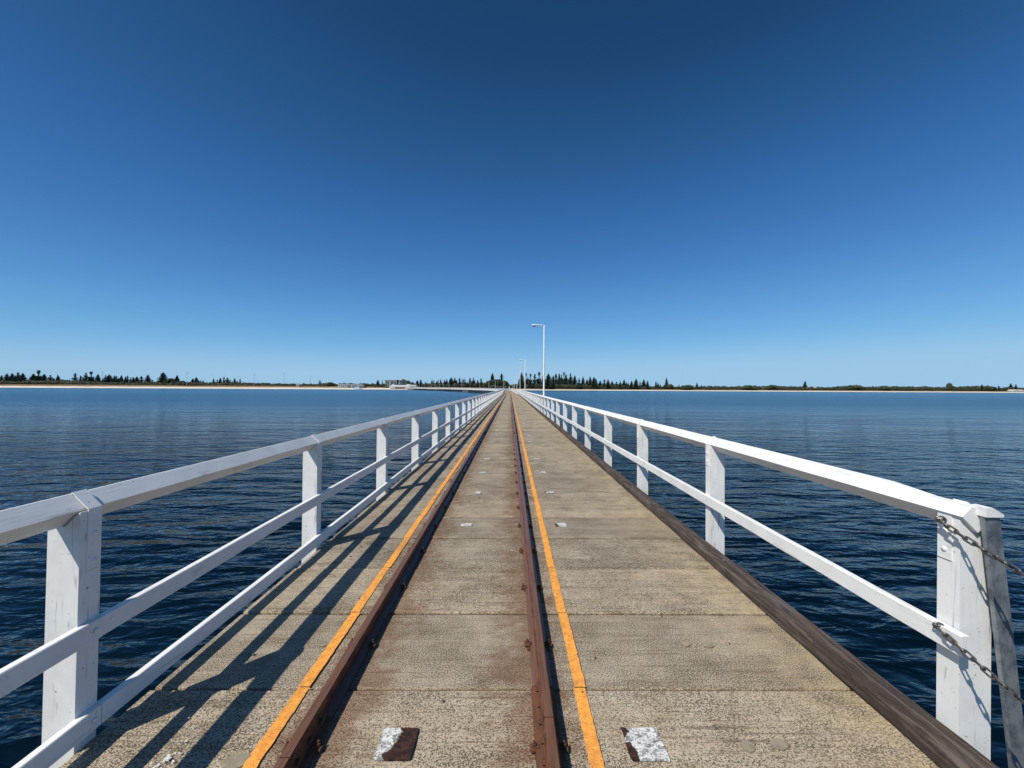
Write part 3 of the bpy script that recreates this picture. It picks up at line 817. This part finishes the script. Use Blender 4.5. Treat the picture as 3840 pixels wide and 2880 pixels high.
# ---------------------------------------------------------------- trees
def leaf_cloud(mb,c,rx,ry,rz,n,size,rg):
    for _ in range(n):
        while True:
            d=Vector((rg.uniform(-1,1),rg.uniform(-1,1),rg.uniform(-1,1)))
            if .2<d.length<1: break
        d=d.normalized()*(.62+.42*rg.random())
        p=Vector(c)+Vector((d.x*rx,d.y*ry,d.z*rz)); nn=Vector((rg.gauss(0,1),rg.gauss(0,1),rg.gauss(0,.6))).normalized()
        a=nn.orthogonal().normalized(); b=nn.cross(a); sz=size*rg.uniform(.6,1.3)
        mb.add([p-a*sz-b*sz*.5,p+a*sz-b*sz*.6,p+a*sz*.7+b*sz*.6,p-a*sz*.8+b*sz*.55],[(0,1,2,3)])
def blob(mb,c,rx,ry,rz,rg,seg=7):
    c=Vector(c); vs=[]; rings=[-.9,-.4,.15,.6,.92]
    for h in rings:
        r=math.sqrt(1-h*h)
        for k in range(seg):
            a=2*math.pi*k/seg; w=rg.uniform(.82,1.08); vs.append(c+Vector((rx*r*math.cos(a)*w,ry*r*math.sin(a)*w,rz*h)))
    f=[(i*seg+k,i*seg+(k+1)%seg,(i+1)*seg+(k+1)%seg,(i+1)*seg+k) for i in range(4) for k in range(seg)]+[tuple(range(seg))[::-1],tuple(4*seg+k for k in range(seg))]
    mb.add(vs,f)
def pine_mesh(seed,style):
    """unit Norfolk pine: height 1, half width 1; scaled on placing"""
    rg=random.Random(seed); mb=MB(); tiers=15
    for i in range(tiers):
        h=.13+.85*i/(tiers-1)
        t=(h-.13)/.87
        r=1.0*(1-t)**.72*(.9+.2*rg.random())
        if style=='tuft':
            if .55<t<.74: r*=.28
            elif t>=.74: r=.30*math.sin(math.pi*min(1,(t-.70)/.31))**.6+.05
        if style=='open' and rg.random()<.3: r*=.45
        if style=='dense': r=min(1,1.05*(1-t)**.62+.04)
        nb=9; off=rg.random()*6
        for b in range(nb):
            a=off+2*math.pi*b/nb+rg.uniform(-.2,.2); L=r*rg.uniform(.7,1.12)
            if style=='open' and rg.random()<.2: continue
            d=Vector((math.cos(a),math.sin(a),0)); pv=Vector((-d.y,d.x,0)); z=h; up=.028+.03*rg.random()
            for q in range(3):
                r0=L*(.08+.3*q); r1=L*(.42+.3*q); w=(.15+.11*(2-q)*.5)*max(.4,L)
                p0=d*r0+Vector((0,0,z+up*q*.5)); p1=d*r1+Vector((0,0,z+up*(q+1)*.55+.008))
                mb.add([p0-pv*w,p1-pv*w*.6,p1+pv*w*.6,p0+pv*w],[(0,1,2,3)])
                mb.add([p0-pv*w*.5+Vector((0,0,-.018)),p1+Vector((0,0,-.022)),p1+Vector((0,0,.034)),p0+Vector((0,0,.028))],[(0,1,2,3)])
    # small leader
    mb.add([(-.03,0,.95),(.03,0,.95),(0,0,1.02)],[(0,1,2)]); mb.add([(0,-.03,.95),(0,.03,.95),(0,0,1.02)],[(0,1,2)])
    return mb
pm={}
def pine(x,Y,zb,H,W,style,label,group):
    root=empty('norfolk_pine',(x,Y,zb),rnd.random()*6)
    key=(style,rnd.randrange(3))
    if key not in pm:
        c=pine_mesh(hash(style)%1000+key[1]*17 if False else {'cone':1,'tuft':2,'open':3,'dense':4}[style]*31+key[1],style).build('crown',PINE,root)
        mb=MB(); mb.tube([(0,0,-.02),(0,0,.5),(0,0,.93)],[.12,.07,.02],6); t=mb.build('trunk',BARK,root); pm[key]=(c.data,t.data)
    else:
        c=bpy.data.objects.new('crown',pm[key][0]); t=bpy.data.objects.new('trunk',pm[key][1])
        for q in (c,t): C.objects.link(q); q.parent=root
    for q in (c,t): q.scale=(W,W,H)
    tag(root,label,'pine tree',group); return root
# (x, y) of each tree top and half width in photo pixels, per stretch of shore
def conv(lst,x0,y0,k): return [(x0+a/k,y0+b/k,w/k,(r[0] if r else None)) for a,b,w,*r in lst]
A=conv([(22,375,16),(92,355,28),(158,352,26),(235,340,36),(297,350,28),(390,395,14),(435,357,28),(502,315,32,'tuft'),(575,362,28),(653,372,24),(700,408,14),(750,370,16),(770,392,14),(905,420,8),(975,348,24),(1047,383,22),(1115,343,26,'open'),(1183,332,26,'tuft'),(1215,405,14),(1270,362,24),(1333,415,14),(1370,375,20),(1418,370,36),(1487,380,20),(1510,380,14),(1535,410,16),(1573,378,20),(1627,392,16),(1655,380,18),(1695,400,14),(1728,397,16),(1775,395,20,'dense'),(1833,388,26,'open'),(1918,372,28),(1975,430,14),(2115,345,36,'dense')],0,1300,3.456)
A+=conv([(85,375,22),(288,415,18),(332,405,20,'dense'),(370,440,10),(390,435,8),(420,437,12),(558,420,18,'open'),(605,430,14),(645,408,16),(692,397,18,'open'),(735,405,14,'dense'),(770,425,12),(797,440,6),(830,415,12,'dense'),(862,440,8),(900,418,12),(1935,438,16,'open')],640,1300,3.456)
B=conv([(160,335,40,'dense'),(310,330,20,'open'),(1523,340,50),(1640,315,45),(1800,395,30),(2030,325,35),(2090,335,28),(2200,350,30)],1400,1390,9.217)
B+=conv([(30,290,22),(108,285,32),(235,290,40,'open'),(303,280,35),(445,235,75),(557,232,45),(620,300,30),(712,250,60),(822,280,55),(880,270,35,'open'),(960,355,35),(1043,235,45),(1158,240,55,'open'),(1278,305,40),(1320,340,25),(1395,250,45),(1757,110,55,'dense'),(2050,115,85,'open')],1640,1390,8.508)
D=conv([(505,425,12),(540,347,28),(598,350,16,'tuft'),(617,405,14),(632,408,12),(655,362,22,'tuft'),(710,360,28,'open'),(767,340,28,'tuft'),(815,380,14),(887,360,42),(950,385,26),(985,357,28,'open'),(1028,355,24),(1057,368,20),(1088,340,20,'tuft'),(1115,365,26),(1173,355,30),(1228,382,28),(1285,417,24,'open'),(1335,395,22),(1387,432,24),(1428,395,22),(1478,405,32),(1505,425,20),(1558,445,22),(1612,430,24),(1660,435,26),(1712,452,22),(1767,455,16),(1818,448,18),(1867,430,20),(1900,465,12),(1920,468,12),(1965,447,20),(2023,422,26),(2075,455,14),(2123,432,26),(2172,445,18)],1800,1300,3.456)
F=conv([(62,415,10,'dense'),(88,432,10,'dense'),(113,445,8),(187,380,14,'dense'),(335,445,8),(548,428,12),(600,455,8),(1830,415,14,'dense')],2440,1300,3.16)+conv([(1713,450,14),(1912,462,8),(2055,440,16),(2115,445,12,'open')],3140,1300,3.16)
def plant_row(lst,Yb,where,group):
    lst=sorted(lst)
    for i,(px,ty,hw,st) in enumerate(lst):
        Y=Yb+rnd.uniform(-8,14); p=at(px,ty,Y); zb=gz(p.x,Y)-.2; H=p.z-zb; W=hw*Y/1442*1.75
        big='tall' if H>19 else ('short' if H<12.5 else 'mid-height'); st=st or ('cone' if rnd.random()<.7 else 'open')
        sh={'tuft':'bare-necked','open':'gappy','dense':'narrow','cone':'bushy'}[st]
        pine(p.x,Y,zb,H,max(W,1.0),st,'%s %s Norfolk pine, %s from the left %s'%(big,sh,ordinal(i+1),where),group)
plant_row(A,668,'on the left-hand shore','Norfolk pines on the left shore')
plant_row(B,655,'among those behind the curved jetty','Norfolk pines behind the curved jetty')
plant_row(D,652,'among those right of the far lamps','Norfolk pines right of the vanishing point')
plant_row(F,655,'on the right-hand shore','Norfolk pines on the right shore')

def round_tree(px0,px1,ytop,Y,label,yb=None,n=420,flat=False):
    a=at(px0,1450,Y); b=at(px1,1450,Y); c=at((px0+px1)/2,ytop,Y); w=(b.x-a.x)/2; zb=gz(c.x,Y)-.2; H=c.z-zb
    root=empty('leafy_tree',(c.x,Y,zb)); rg=random.Random(int(px0)); mb=MB(); cr=MB()
    k=max(4,int(w/2.2)+3)
    for i in range(k):
        t=(i+.5)/k*2-1; hh=H*(1-.45*abs(t)**2.2)*rg.uniform(.90,1.0); rr=w/k*1.8
        z=hh*.58; 
        blob(cr,(t*w*.86,rg.uniform(-.25,.25)*w,z),rr*.85,w*.45,hh*.36,rg)
        leaf_cloud(cr,(t*w*.86,rg.uniform(-.1,.1)*w,z),rr*1.05,w*.55,hh*.42,int(n/k),max(.45,min(1.1,w*.10)),rg)
    cr.build('crown',FIG,root); mb.tube([(0,0,-.3),(0,0,H*.3),(w*.1,0,H*.6)],[w*.07+.2,w*.05+.15,.1],7)
    mb.tube([(0,0,H*.2),(-w*.4,0,H*.55)],[w*.04+.1,.1],6); mb.tube([(0,0,H*.2),(w*.45,.5,H*.55)],[w*.04+.1,.1],6)
    mb.build('trunk',BARK,root); tag(root,label,'tree','broad leafy trees along the shore')
round_tree(1812,1912,1419,636,'huge dark spreading fig tree at the shore end of the jetty',n=1500)
round_tree(1850,1905,1424,628,'smaller dark fig crown in front of the huge fig tree',n=500)
round_tree(617,668,1416,664,'big dark domed tree beside the tallest pine on left shore',n=600)
round_tree(664,702,1427,662,'lower dark domed tree right of the big domed tree',n=400)
round_tree(1530,1558,1431,640,'small round tree just right of the gabled hotel',n=300)
round_tree(1225,1252,1431,650,'bushy tree left of the long white building',n=300)
round_tree(1282,1300,1434,650,'rounded tree behind the left half of the long white building',n=240)
round_tree(1305,1324,1434,651,'rounded tree behind the middle of the long white building',n=240)
round_tree(1358,1372,1435,650,'small tree at the right end of the long white building',n=160)
round_tree(1432,1446,1437,640,'bush-like tree against the left end of the hotel',n=160)
round_tree(2486,2504,1439,650,'left one of two round trees under the thin right-shore pine',n=200)
round_tree(2503,2526,1437,650,'right one of two round trees under the thin right-shore pine',n=240)
round_tree(2552,2604,1443,640,'wide flat-domed tree on the right shore nearest the jetty',n=400)
round_tree(2775,2832,1444.5,648,'wide flat-topped tree left of the white-roofed houses',n=400)
round_tree(2872,2912,1442,650,'rounded tree above the white-roofed house on the right shore',n=300)
round_tree(3178,3230,1442,650,'umbrella-shaped tree on the right-hand shore',n=400)
round_tree(3302,3340,1446,650,'flat round tree right of the pale shed roof',n=260)
round_tree(3461,3477,1445,652,'small mop-headed tree right of the white dome',n=160)
round_tree(3548,3571,1431,652,'tall upright round tree standing alone far right',n=260)
round_tree(3680,3730,1446.5,650,'wide low tree near the right end of shore',n=300)

# continuous coastal scrub
TOP=[(-700,1428),(0,1427),(231,1426),(376,1431),(593,1433),(698,1432.5),(785,1435),(915,1435.5),(1074,1439),(1190,1439.5),(1240,1436),(1262,1440),(1280,1438),(1323,1440),(1410,1439),(1440,1444),(1470,1446),(1570,1445),(1580,1438),(1640,1438),(1700,1437),(1800,1438),(1850,1440),(1912,1444),(1960,1438),(2050,1437),(2234,1441),(2350,1444),(2440,1449),(2551,1450),(2576,1445),(2610,1449),(2693,1449),(2760,1450),(2800,1446.5),(2850,1449),(2893,1446),(2950,1450),(3050,1451),(3090,1453),(3140,1450),(3213,1446),(3250,1452),(3317,1448),(3393,1451),(3469,1450),(3520,1453),(3615,1450),(3703,1449),(3745,1456),(3790,1451),(3840,1456),(4600,1458)]
def build_scrub():
    rg=random.Random(3); mb=MB(); px=-700
    while px<4600:
        for row,(Y,dy,n) in enumerate(((652,5.5,26),(660,2.5,26),(668,0.6,30))):
            if 1450<px<1572 and row<2: continue
            if 1262<px<1368 and row<2: continue
            x=px+rg.uniform(-4,4); yt=lerp_tab(TOP,x)+dy*rg.uniform(.4,1.1)+rg.uniform(-.8,2.0)
            p=at(x,yt,Y); zb=gz(p.x,Y)-.3; H=max(1.2,(p.z-zb)*1.25); w=rg.uniform(2.6,5.2)
            blob(mb,(p.x,Y,zb+H*.45),w*.9,2.5,H*.5,rg,6)
            leaf_cloud(mb,(p.x,Y,zb+H*.52),w*1.1,2.8,H*.50,n,.62,rg)
        px+=9.0
    o=mb.build('coastal_scrub',SCRUB); tag(o,'continuous dark green scrub along the whole shore behind the beach','scrub',kind='stuff')
build_scrub()

# ---------------------------------------------------------------- masts, buildings, boats
MAST=m_plain('pale_mast_steel',(.30,.32,.33),.5,.1,1)
def mast(px,ty,Y,w,label,head=True):
    p=at(px,ty,Y); zb=gz(p.x,Y); root=empty('floodlight_mast',(p.x,Y,zb)); H=p.z-zb
    mb=MB(); mb.tube([(0,0,0),(0,0,H)],[w,w*.6],8); mb.build('pole',MAST,root)
    if head:
        mb=MB(); mb.bbox(-1.9,1.9,-.2,.2,H-.1,H+.25,.03); mb.build('crossbar',MAST,root)
        mb=MB()
        for x in (-1.6,-.8,0,.8,1.6): mb.bbox(x-.25,x+.25,-.35,-.21,H-.3,H+.2,.02)
        mb.build('floodlight',MAST,root)
    tag(root,label,'mast','tall masts behind the left shore')
mast(384,1395,675,.26,'tall thin floodlight mast among the left-shore pines')
mast(103,1401,675,.12,'thin bare mast between two pines near the left edge',False)
mast(701,1397,640,.24,'floodlight mast right of the domed trees')
mast(799,1401,690,.10,'thin bare mast above the pines right of the first floodlight mast',False)
mast(953.5,1405,640,.26,'floodlight mast standing alone in the middle of left shore')
mast(1066,1400,690,.24,'tallest-looking floodlight mast left of the long white building')
mast(1164.5,1407,690,.26,'bare grey mast nearest the long white building',False)
mast(845,1403,720,.09,'faint thin mast between the pines and lone floodlight mast',False)

WALLW=m_plain('white_wall',(.58,.59,.58),.8,.06,.3); ROOFW=m_plain('pale_metal_roof',(.60,.61,.62),.5,.06,.4)
SLATE=m_plain('slate_blue_wall',(.045,.07,.085),.7,.15,.4); GLASSW=m_plain('window_glass',(.03,.05,.06),.15,.3,.6,spec=.6)
CLAY=m_plain('clay_wall',(.20,.075,.05),.8,.2,.6); GREYW=m_plain('grey_cladding',(.22,.23,.235),.8,.15,.6); TEAL=m_plain('teal_wall',(.12,.18,.19),.7,.15,.4)
def bld(name,px,Y,label,cat='building'):
    p=at(px,1450,Y); z=gz(p.x,Y)-.3; root=empty(name,(p.x,Y,z)); tag(root,label,cat); return root,p.x,z
def zat(px,py,Y): return at(px,py,Y).z
def hotel():
    Y=645; root,ox,oz=bld('hotel',1486,Y,'dark blue four-storey hotel with balconies and a gabled right wing')
    X=lambda px: at(px,1440,Y).x-ox
    Z=lambda py,px=1486: zat(px,py,Y)-oz
    z0=0; zt=Z(1425.2)
    mb=MB(); mb.box(X(1442),X(1488),2,16,z0,zt); mb.box(X(1488),X(1500),4,15,z0,Z(1426.8))
    a,b,c=X(1499),X(1528),X(1513); ze=Z(1428); za=Z(1421.5)
    mb.prism([(a,z0),(b,z0),(b,ze),(c,za),(a,ze)],Matrix.Translation((0,1.5,0)),0,14); mb.build('wall',SLATE,root)
    mb=MB(); mb.box(X(1441.3),X(1488.5),1.0,16.6,zt,zt+.5)
    for (p,q) in (((a-.6,ze-.1),(c,za+.25)),((c,za+.25),(b+.6,ze-.1))):
        mb.prism([p,q,(q[0],q[1]+.7),(p[0],p[1]+.7)],Matrix.Translation((0,.4,0)),0,15.4)
    mb.build('roof',ROOFW,root)
    # white frames round each bay
    for (l,r) in ((1444,1461),(1463.5,1486)):
        mb=MB(); x0,x1=X(l),X(r); t=.45
        mb.box(x0,x0+t,.6,1.98,z0,zt-1.2); mb.box(x1-t,x1,.6,1.98,z0,zt-1.2); mb.box(x0+t+.003,x1-t-.003,.6,1.98,zt-1.7,zt-1.2); mb.build('bay_frame',WALLW,root)
        for k in range(4):
            zz=z0+.6+k*(zt-2)/4
            mb=MB(); mb.box(x0+t+.02,x1-t-.02,.9,1.96,zz-.15,zz+.1); mb.box(x0+t+.02,(x0+x1)/2-1.0,.86,.95,zz+.12,zz+1.1); mb.box((x0+x1)/2+1.0,x1-t-.02,.86,.95,zz+.12,zz+1.1); mb.build('balcony',TEAL,root)
            mb=MB(); mb.box((x0+x1)/2-.9,(x0+x1)/2+.9,1.2,1.97,zz+.12,zz+2.4); mb.build('pier_panel',GREYW,root)
    for k in range(4):
        zz=z0+1+k*(Z(1427)-2)/4; mb=MB(); mb.box(X(1489),X(1498.5),3.2,3.97,zz,zz+.9); mb.build('balcony',WALLW,root)
    for k in range(3):
        zz=z0+2+k*3.2; mb=MB(); mb.box(a+2,b-2,.9,1.46,zz,zz+1.9); o=mb.build('window',TEAL,root)
        mb=MB(); mb.box((a+b)/2-1.6,(a+b)/2+1.6,.7,.88,zz+.1,zz+1.8); mb.build('pane',GLASSW,o)
    mb=MB(); mb.prism([(a+3.2,ze-1),(b-3.2,ze-1),(c,za-1.4)],Matrix.Translation((0,1.2,0)),0,.28); mb.build('gable_panel',TEAL,root)
hotel()
def boathouse():
    Y=628; root,ox,oz=bld('boat_house',1500,Y,'low white boathouse restaurant with four small clay-coloured gables')
    X=lambda px: at(px,1440,Y).x-ox; Z=lambda py,px=1500: zat(px,py,Y)-oz
    mb=MB(); zr=Z(1450.3); mb.box(X(1459),X(1536),0,12,-2,zr); mb.build('wall',WALLW,root)
    mb=MB(); mb.prism([(X(1457),zr+.002),(X(1536),zr+.002),(X(1536),Z(1443.5)),(X(1470),Z(1443.5))],Matrix.Translation((0,-.6,0)),0,12); mb.build('roof',ROOFW,root)
    mb=MB(); mb.box(X(1469),X(1476),3,9,Z(1443.5)+.003,Z(1440.5)); mb.box(X(1522),X(1536),3,9,Z(1443.5)+.003,Z(1440.8)); mb.build('roof_box',ROOFW,root)
    mb=MB(); mb.box(X(1477),X(1521),4,9,Z(1443.5)+.003,Z(1442.2)); mb.build('dark_parapet',SLATE,root)
    for px in (1487,1496,1505.5,1515):
        x=X(px); mb=MB(); mb.prism([(x-1.9,-2),(x+1.9,-2),(x+1.9,zr-1.6),(x,zr+.3),(x-1.9,zr-1.6)],Matrix.Translation((0,-1.8,0)),0,1.19); g=mb.build('gable_bay',CLAY,root)
        mb=MB(); mb.prism([(x-2.1,zr-1.6),(x,zr+.4),(x,zr+.9),(x-2.1,zr-1.1)],Matrix.Translation((0,-1.95,0)),0,1.3); mb.prism([(x,zr+.4),(x+2.1,zr-1.6),(x+2.1,zr-1.1),(x,zr+.9)],Matrix.Translation((0,-1.95,0)),0,1.3); mb.build('gable_roof',WALLW,g)
    Y2=612; root,ox,oz=bld('pier_shed',1548,Y2,'white-topped grey shed standing on dark stilts at the jetty root')
    X=lambda px: at(px,1440,Y2).x-ox; Z=lambda py,px=1548: zat(px,py,Y2)-oz
    mb=MB(); mb.box(X(1536.5),X(1560),0,9,Z(1449.3)+.003,Z(1442.8)); mb.build('upper_wall',WALLW,root)
    mb=MB(); mb.box(X(1538.5),X(1559.5),.2,8.8,Z(1456),Z(1449.3)); mb.build('lower_wall',GREYW,root)
    for px in (1540,1545,1550,1555,1559): 
        mb=MB(); mb.tube([(X(px),.6,Z(1456)),(X(px),.6,Z(1462.5))],.28,7); mb.build('stilt',PILE,root)
    root,ox,oz=bld('kiosk',1565,Y2,'small white kiosk between the grey shed and the jetty')
    mb=MB(); X=lambda px: at(px,1440,Y2).x-ox; mb.box(X(1561.5),X(1569),0,3,Z(1457),Z(1451)); mb.build('wall',WALLW,root); mb=MB(); mb.box(X(1561),X(1569.5),-.2,3.2,Z(1451)+.003,Z(1450.4)); mb.build('roof',ROOFW,root)
boathouse()
def motel():
    Y=640; root,ox,oz=bld('long_building',1315,Y,'long low two-storey white building behind the beached boat')
    X=lambda px: at(px,1440,Y).x-ox; Z=lambda py,px=1315: zat(px,py,Y)-oz
    mb=MB(); zt=Z(1443.3); mb.box(X(1268),X(1312),0,9,-1,zt); mb.box(X(1316),X(1361),.4,9,-1,Z(1443.9)); mb.build('wall',WALLW,root)
    mb=MB(); mb.box(X(1267),X(1313),-1,10,zt+.003,Z(1441.9)); mb.box(X(1315),X(1362),-1,10,Z(1443.9)+.003,Z(1442.4)); mb.build('roof',ROOFW,root)
    for fl in (0,1):
        for i,px in enumerate(range(1272,1358,7)):
            if 1309<px<1317: continue
            z0=-.2+fl*2.9; mb=MB(); mb.box(X(px),X(px+4.5),-.12,-.003 if px<1312 else .397,z0,z0+1.7); mb.build('window',GLASSW,root)
    mb=MB(); mb.prism([(X(1303),-1),(X(1312),-1),(X(1312),Z(1447)),(X(1307.5),Z(1444.5)),(X(1303),Z(1447))],Matrix.Translation((0,-1.2,0)),0,1.05); mb.build('porch',TEAL,root)
motel()
HW=m_plain('beige_wall',(.36,.34,.30),.8,.1,.4); HR=m_plain('dull_pale_roof',(.50,.49,.46),.7,.1,.4)
def house(px0,px1,yr,yw,label,Y=642,col=HW,roof=HR,dome=False):
    Y=Y+(14 if px0>2500 and px0<3700 or px0<900 else 0)
    root,ox,oz=bld('beach_house',(px0+px1)/2,Y,label,'house'); pm_=(px0+px1)/2
    X=lambda px: at(px,1440,Y).x-ox; Y_=Y; zr=zat(pm_,yr,Y)-oz; zw=zat(pm_,(yr*1.0+yw)/2,Y)-oz; a,b=X(px0),X(px1)
    mb=MB(); mb.box(a+.3,b-.3,.5,8,-2,zw); mb.build('wall',col,root)
    mb=MB()
    if dome:
        n=12; prof=[(a+(b-a)*i/n, zw+.003+(zr-zw)*math.sin(math.pi*i/n)**.6) for i in range(n+1)]; mb.prism(prof+[(b,zw+.002),(a,zw+.002)],Matrix.Identity(4),0,9)
    else: mb.prism([(a,zw+.003),(b,zw+.003),(b-(b-a)*.18,zr),(a+(b-a)*.18,zr)],Matrix.Identity(4),0,9)
    mb.build('roof',roof,root)
    k=max(1,int((b-a)/4))
    for i in range(k):
        x=a+(b-a)*(i+.5)/k; mb=MB(); mb.box(x-.9,x+.9,.38,.49,max(zw-2.2,.2),max(zw-.7,1.2)); mb.build('window',GLASSW,root)
house(98,116,1440.5,1444,'low pale roof in the scrub near the left edge',Y=640)
house(811,842,1438.5,1443,'wide beige roof below the pines on left shore',Y=640,roof=GREYW)
house(1109,1122,1441.5,1446.5,'small white building in scrub left of the lone bare mast',Y=641)
house(2604,2612,1448,1457,'narrow pale house front between two scrub clumps',Y=641)
house(2846,2868,1452,1457,'low house with a pale roof left of the round tree',Y=641)
house(2892,2920,1451,1456.5,'house with a bright white roof under the round tree',Y=641)
house(3028,3046,1453.5,1458,'small pale house right of the thin dark pine',Y=641)
house(3056,3064,1452,1459,'tiny white gable wall further right of the thin pine',Y=641)
house(3295,3312,1454,1459,'pale beige shed roof under the flat round tree',Y=641,roof=m_plain('beige_roof',(.45,.40,.34),.8,.1,.3))
house(3425,3453,1454.8,1463,'white domed roof rising from the scrub on the right',Y=640,roof=ROOFW,dome=True)
house(3802,3842,1461,1470,'cream house at the right edge of the photo',Y=634)
house(2815,2836,1453.5,1457,'dark low shed on the right shore',Y=639,col=SLATE,roof=SLATE)
# shade sails and low roofs under the big fig
CAN=m_plain('pale_canvas',(.62,.62,.60),.8,.08,.5)
def sail(px0,px1,y0,y1,label,Y=618):
    a=at(px0,y1,Y); b=at(px1,y1,Y); c=at((px0+px1)/2,y0,Y); root=empty('shade_sail',(c.x,Y,gz(c.x,Y))); tag(root,label,'shade sail','pale shade sails under the fig tree')
    z0=gz(c.x,Y); mb=MB(); n=10; w=(b.x-a.x)/2; vs=[]
    for i in range(n+1):
        t=i/n*2-1; zz=(c.z-z0)-(c.z-a.z)*t*t
        for y in (0,5): vs+=[(t*w,y,zz),(t*w,y,zz-.25)]
    f=[]
    for i in range(n):
        o=i*4; f+=[(o,o+4,o+6,o+2),(o+1,o+3,o+7,o+5),(o,o+1,o+5,o+4),(o+2,o+6,o+7,o+3)]
    f+=[(0,2,3,1),(n*4,n*4+1,n*4+3,n*4+2)]
    mb.add(vs,f); mb.build('canvas',CAN,root)
    for x in (-w*.9,w*.9):
        mb=MB(); mb.tube([(x,2,-.2),(x,2,(a.z-z0)+.3)],.1,6); mb.build('support_pole',MAST,root)
sail(1837,1846,1446.5,1449,'leftmost pale shade sail under the fig tree')
sail(1847,1858,1445.2,1449,'second pale shade sail from the left under the fig tree')
sail(1858,1873,1448,1453,'widest shade sail under the fig tree',Y=616)
sail(1874,1887,1450,1452,'flat shade sail left of the stone column')
sail(1890,1903,1449,1453,'rightmost shade sail under the fig tree')
# stone column and base at the shore end
p=at(1910,1456,600); root=empty('stone_column',(p.x,600,-.8)); tag(root,'pale stone column on a stepped base where the jetty vanishes','monument'); ST=m_plain('pale_stone',(.42,.40,.36),.9,.12,.8)
mb=MB(); h=at(1910,1447.8,600).z+.8; mb.bbox(-.9,.9,-.9,.9,1.6,h-.35,.12); mb.build('shaft',ST,root)
mb=MB(); mb.bbox(-1.1,1.1,-1.1,1.1,h-.35,h,.1); mb.build('capital',ST,root)
mb=MB(); mb.bbox(-2.9,2.9,-1.8,1.8,0,.9,.1); mb.bbox(-1.9,1.9,-1.4,1.4,.903,1.597,.1); mb.build('plinth',ST,root)
# boats
HULL=m_plain('white_gelcoat',(.78,.80,.80),.3,.04,1)
def boat(px0,px1,py,Y,label,cabin=True,flip=1):
    a=at(px0,py,Y); b=at(px1,py,Y); L=(b.x-a.x); cxm=(a.x+b.x)/2; root=empty('motor_boat',(cxm,Y,WZ)); tag(root,label,'boat')
    mb=MB(); st=[(-.5,.32,.05),(-.3,.5,0),(0,.52,0),(.25,.42,.05),(.4,.22,.18),(.5,.02,.35)]; B=L*.30; Hh=L*.13; vs=[]
    for t,w,r in st:
        x=-t*L*flip; sheer=Hh*(1+.35*max(0,t+.1)); vs+=[(x,-w*B,sheer),(x,-w*B*.8,Hh*r*.9-.1),(x,0,-.25+Hh*r),(x,w*B*.8,Hh*r*.9-.1),(x,w*B,sheer)]
    f=[(i*5+k,i*5+k+1,(i+1)*5+k+1,(i+1)*5+k) for i in range(5) for k in range(4)]+[(i*5+4,i*5,(i+1)*5,(i+1)*5+4) for i in range(5)]+[(0,1,2,3,4)]
    mb.add(vs,f); mb.build('hull',HULL,root)
    if cabin:
        x=lambda t:-t*L*flip; s_=1 if x(1)>0 else -1
        mb=MB(); q=[(x(-.28),Hh*1.02),(x(.22),Hh*1.15),(x(.10),Hh*1.85),(x(-.22),Hh*1.9)]; mb.prism(q,Matrix.Identity(4),-B*.33,B*.33); cb=mb.build('cabin',HULL,root)
        mb=MB(); q=[(x(-.20),Hh*1.4),(x(.13),Hh*1.42),(x(.09),Hh*1.7),(x(-.18),Hh*1.7)]; mb.prism(q,Matrix.Identity(4),-B*.33-.05,B*.33+.05); mb.build('cabin_window',GLASSW,cb)
        mb=MB(); mb.box(min(x(-.20),x(.04)),max(x(-.20),x(.04)),-B*.28,B*.28,Hh*2.45,Hh*2.6)
        for t in (-.18,.02): mb.tube([(x(t),-B*.2,Hh*1.86),(x(t),-B*.2,Hh*2.46)],.06,5)
        mb.build('flybridge',HULL,root)
boat(1319,1358,1459,602,'white motor cruiser moored close to the left beach')
boat(3351,3365,1470,604,'small white boat by the beach on the far right',False)
boat(3056,3067,1468.5,604,'small dinghy by the beach right of the thin pine',False)
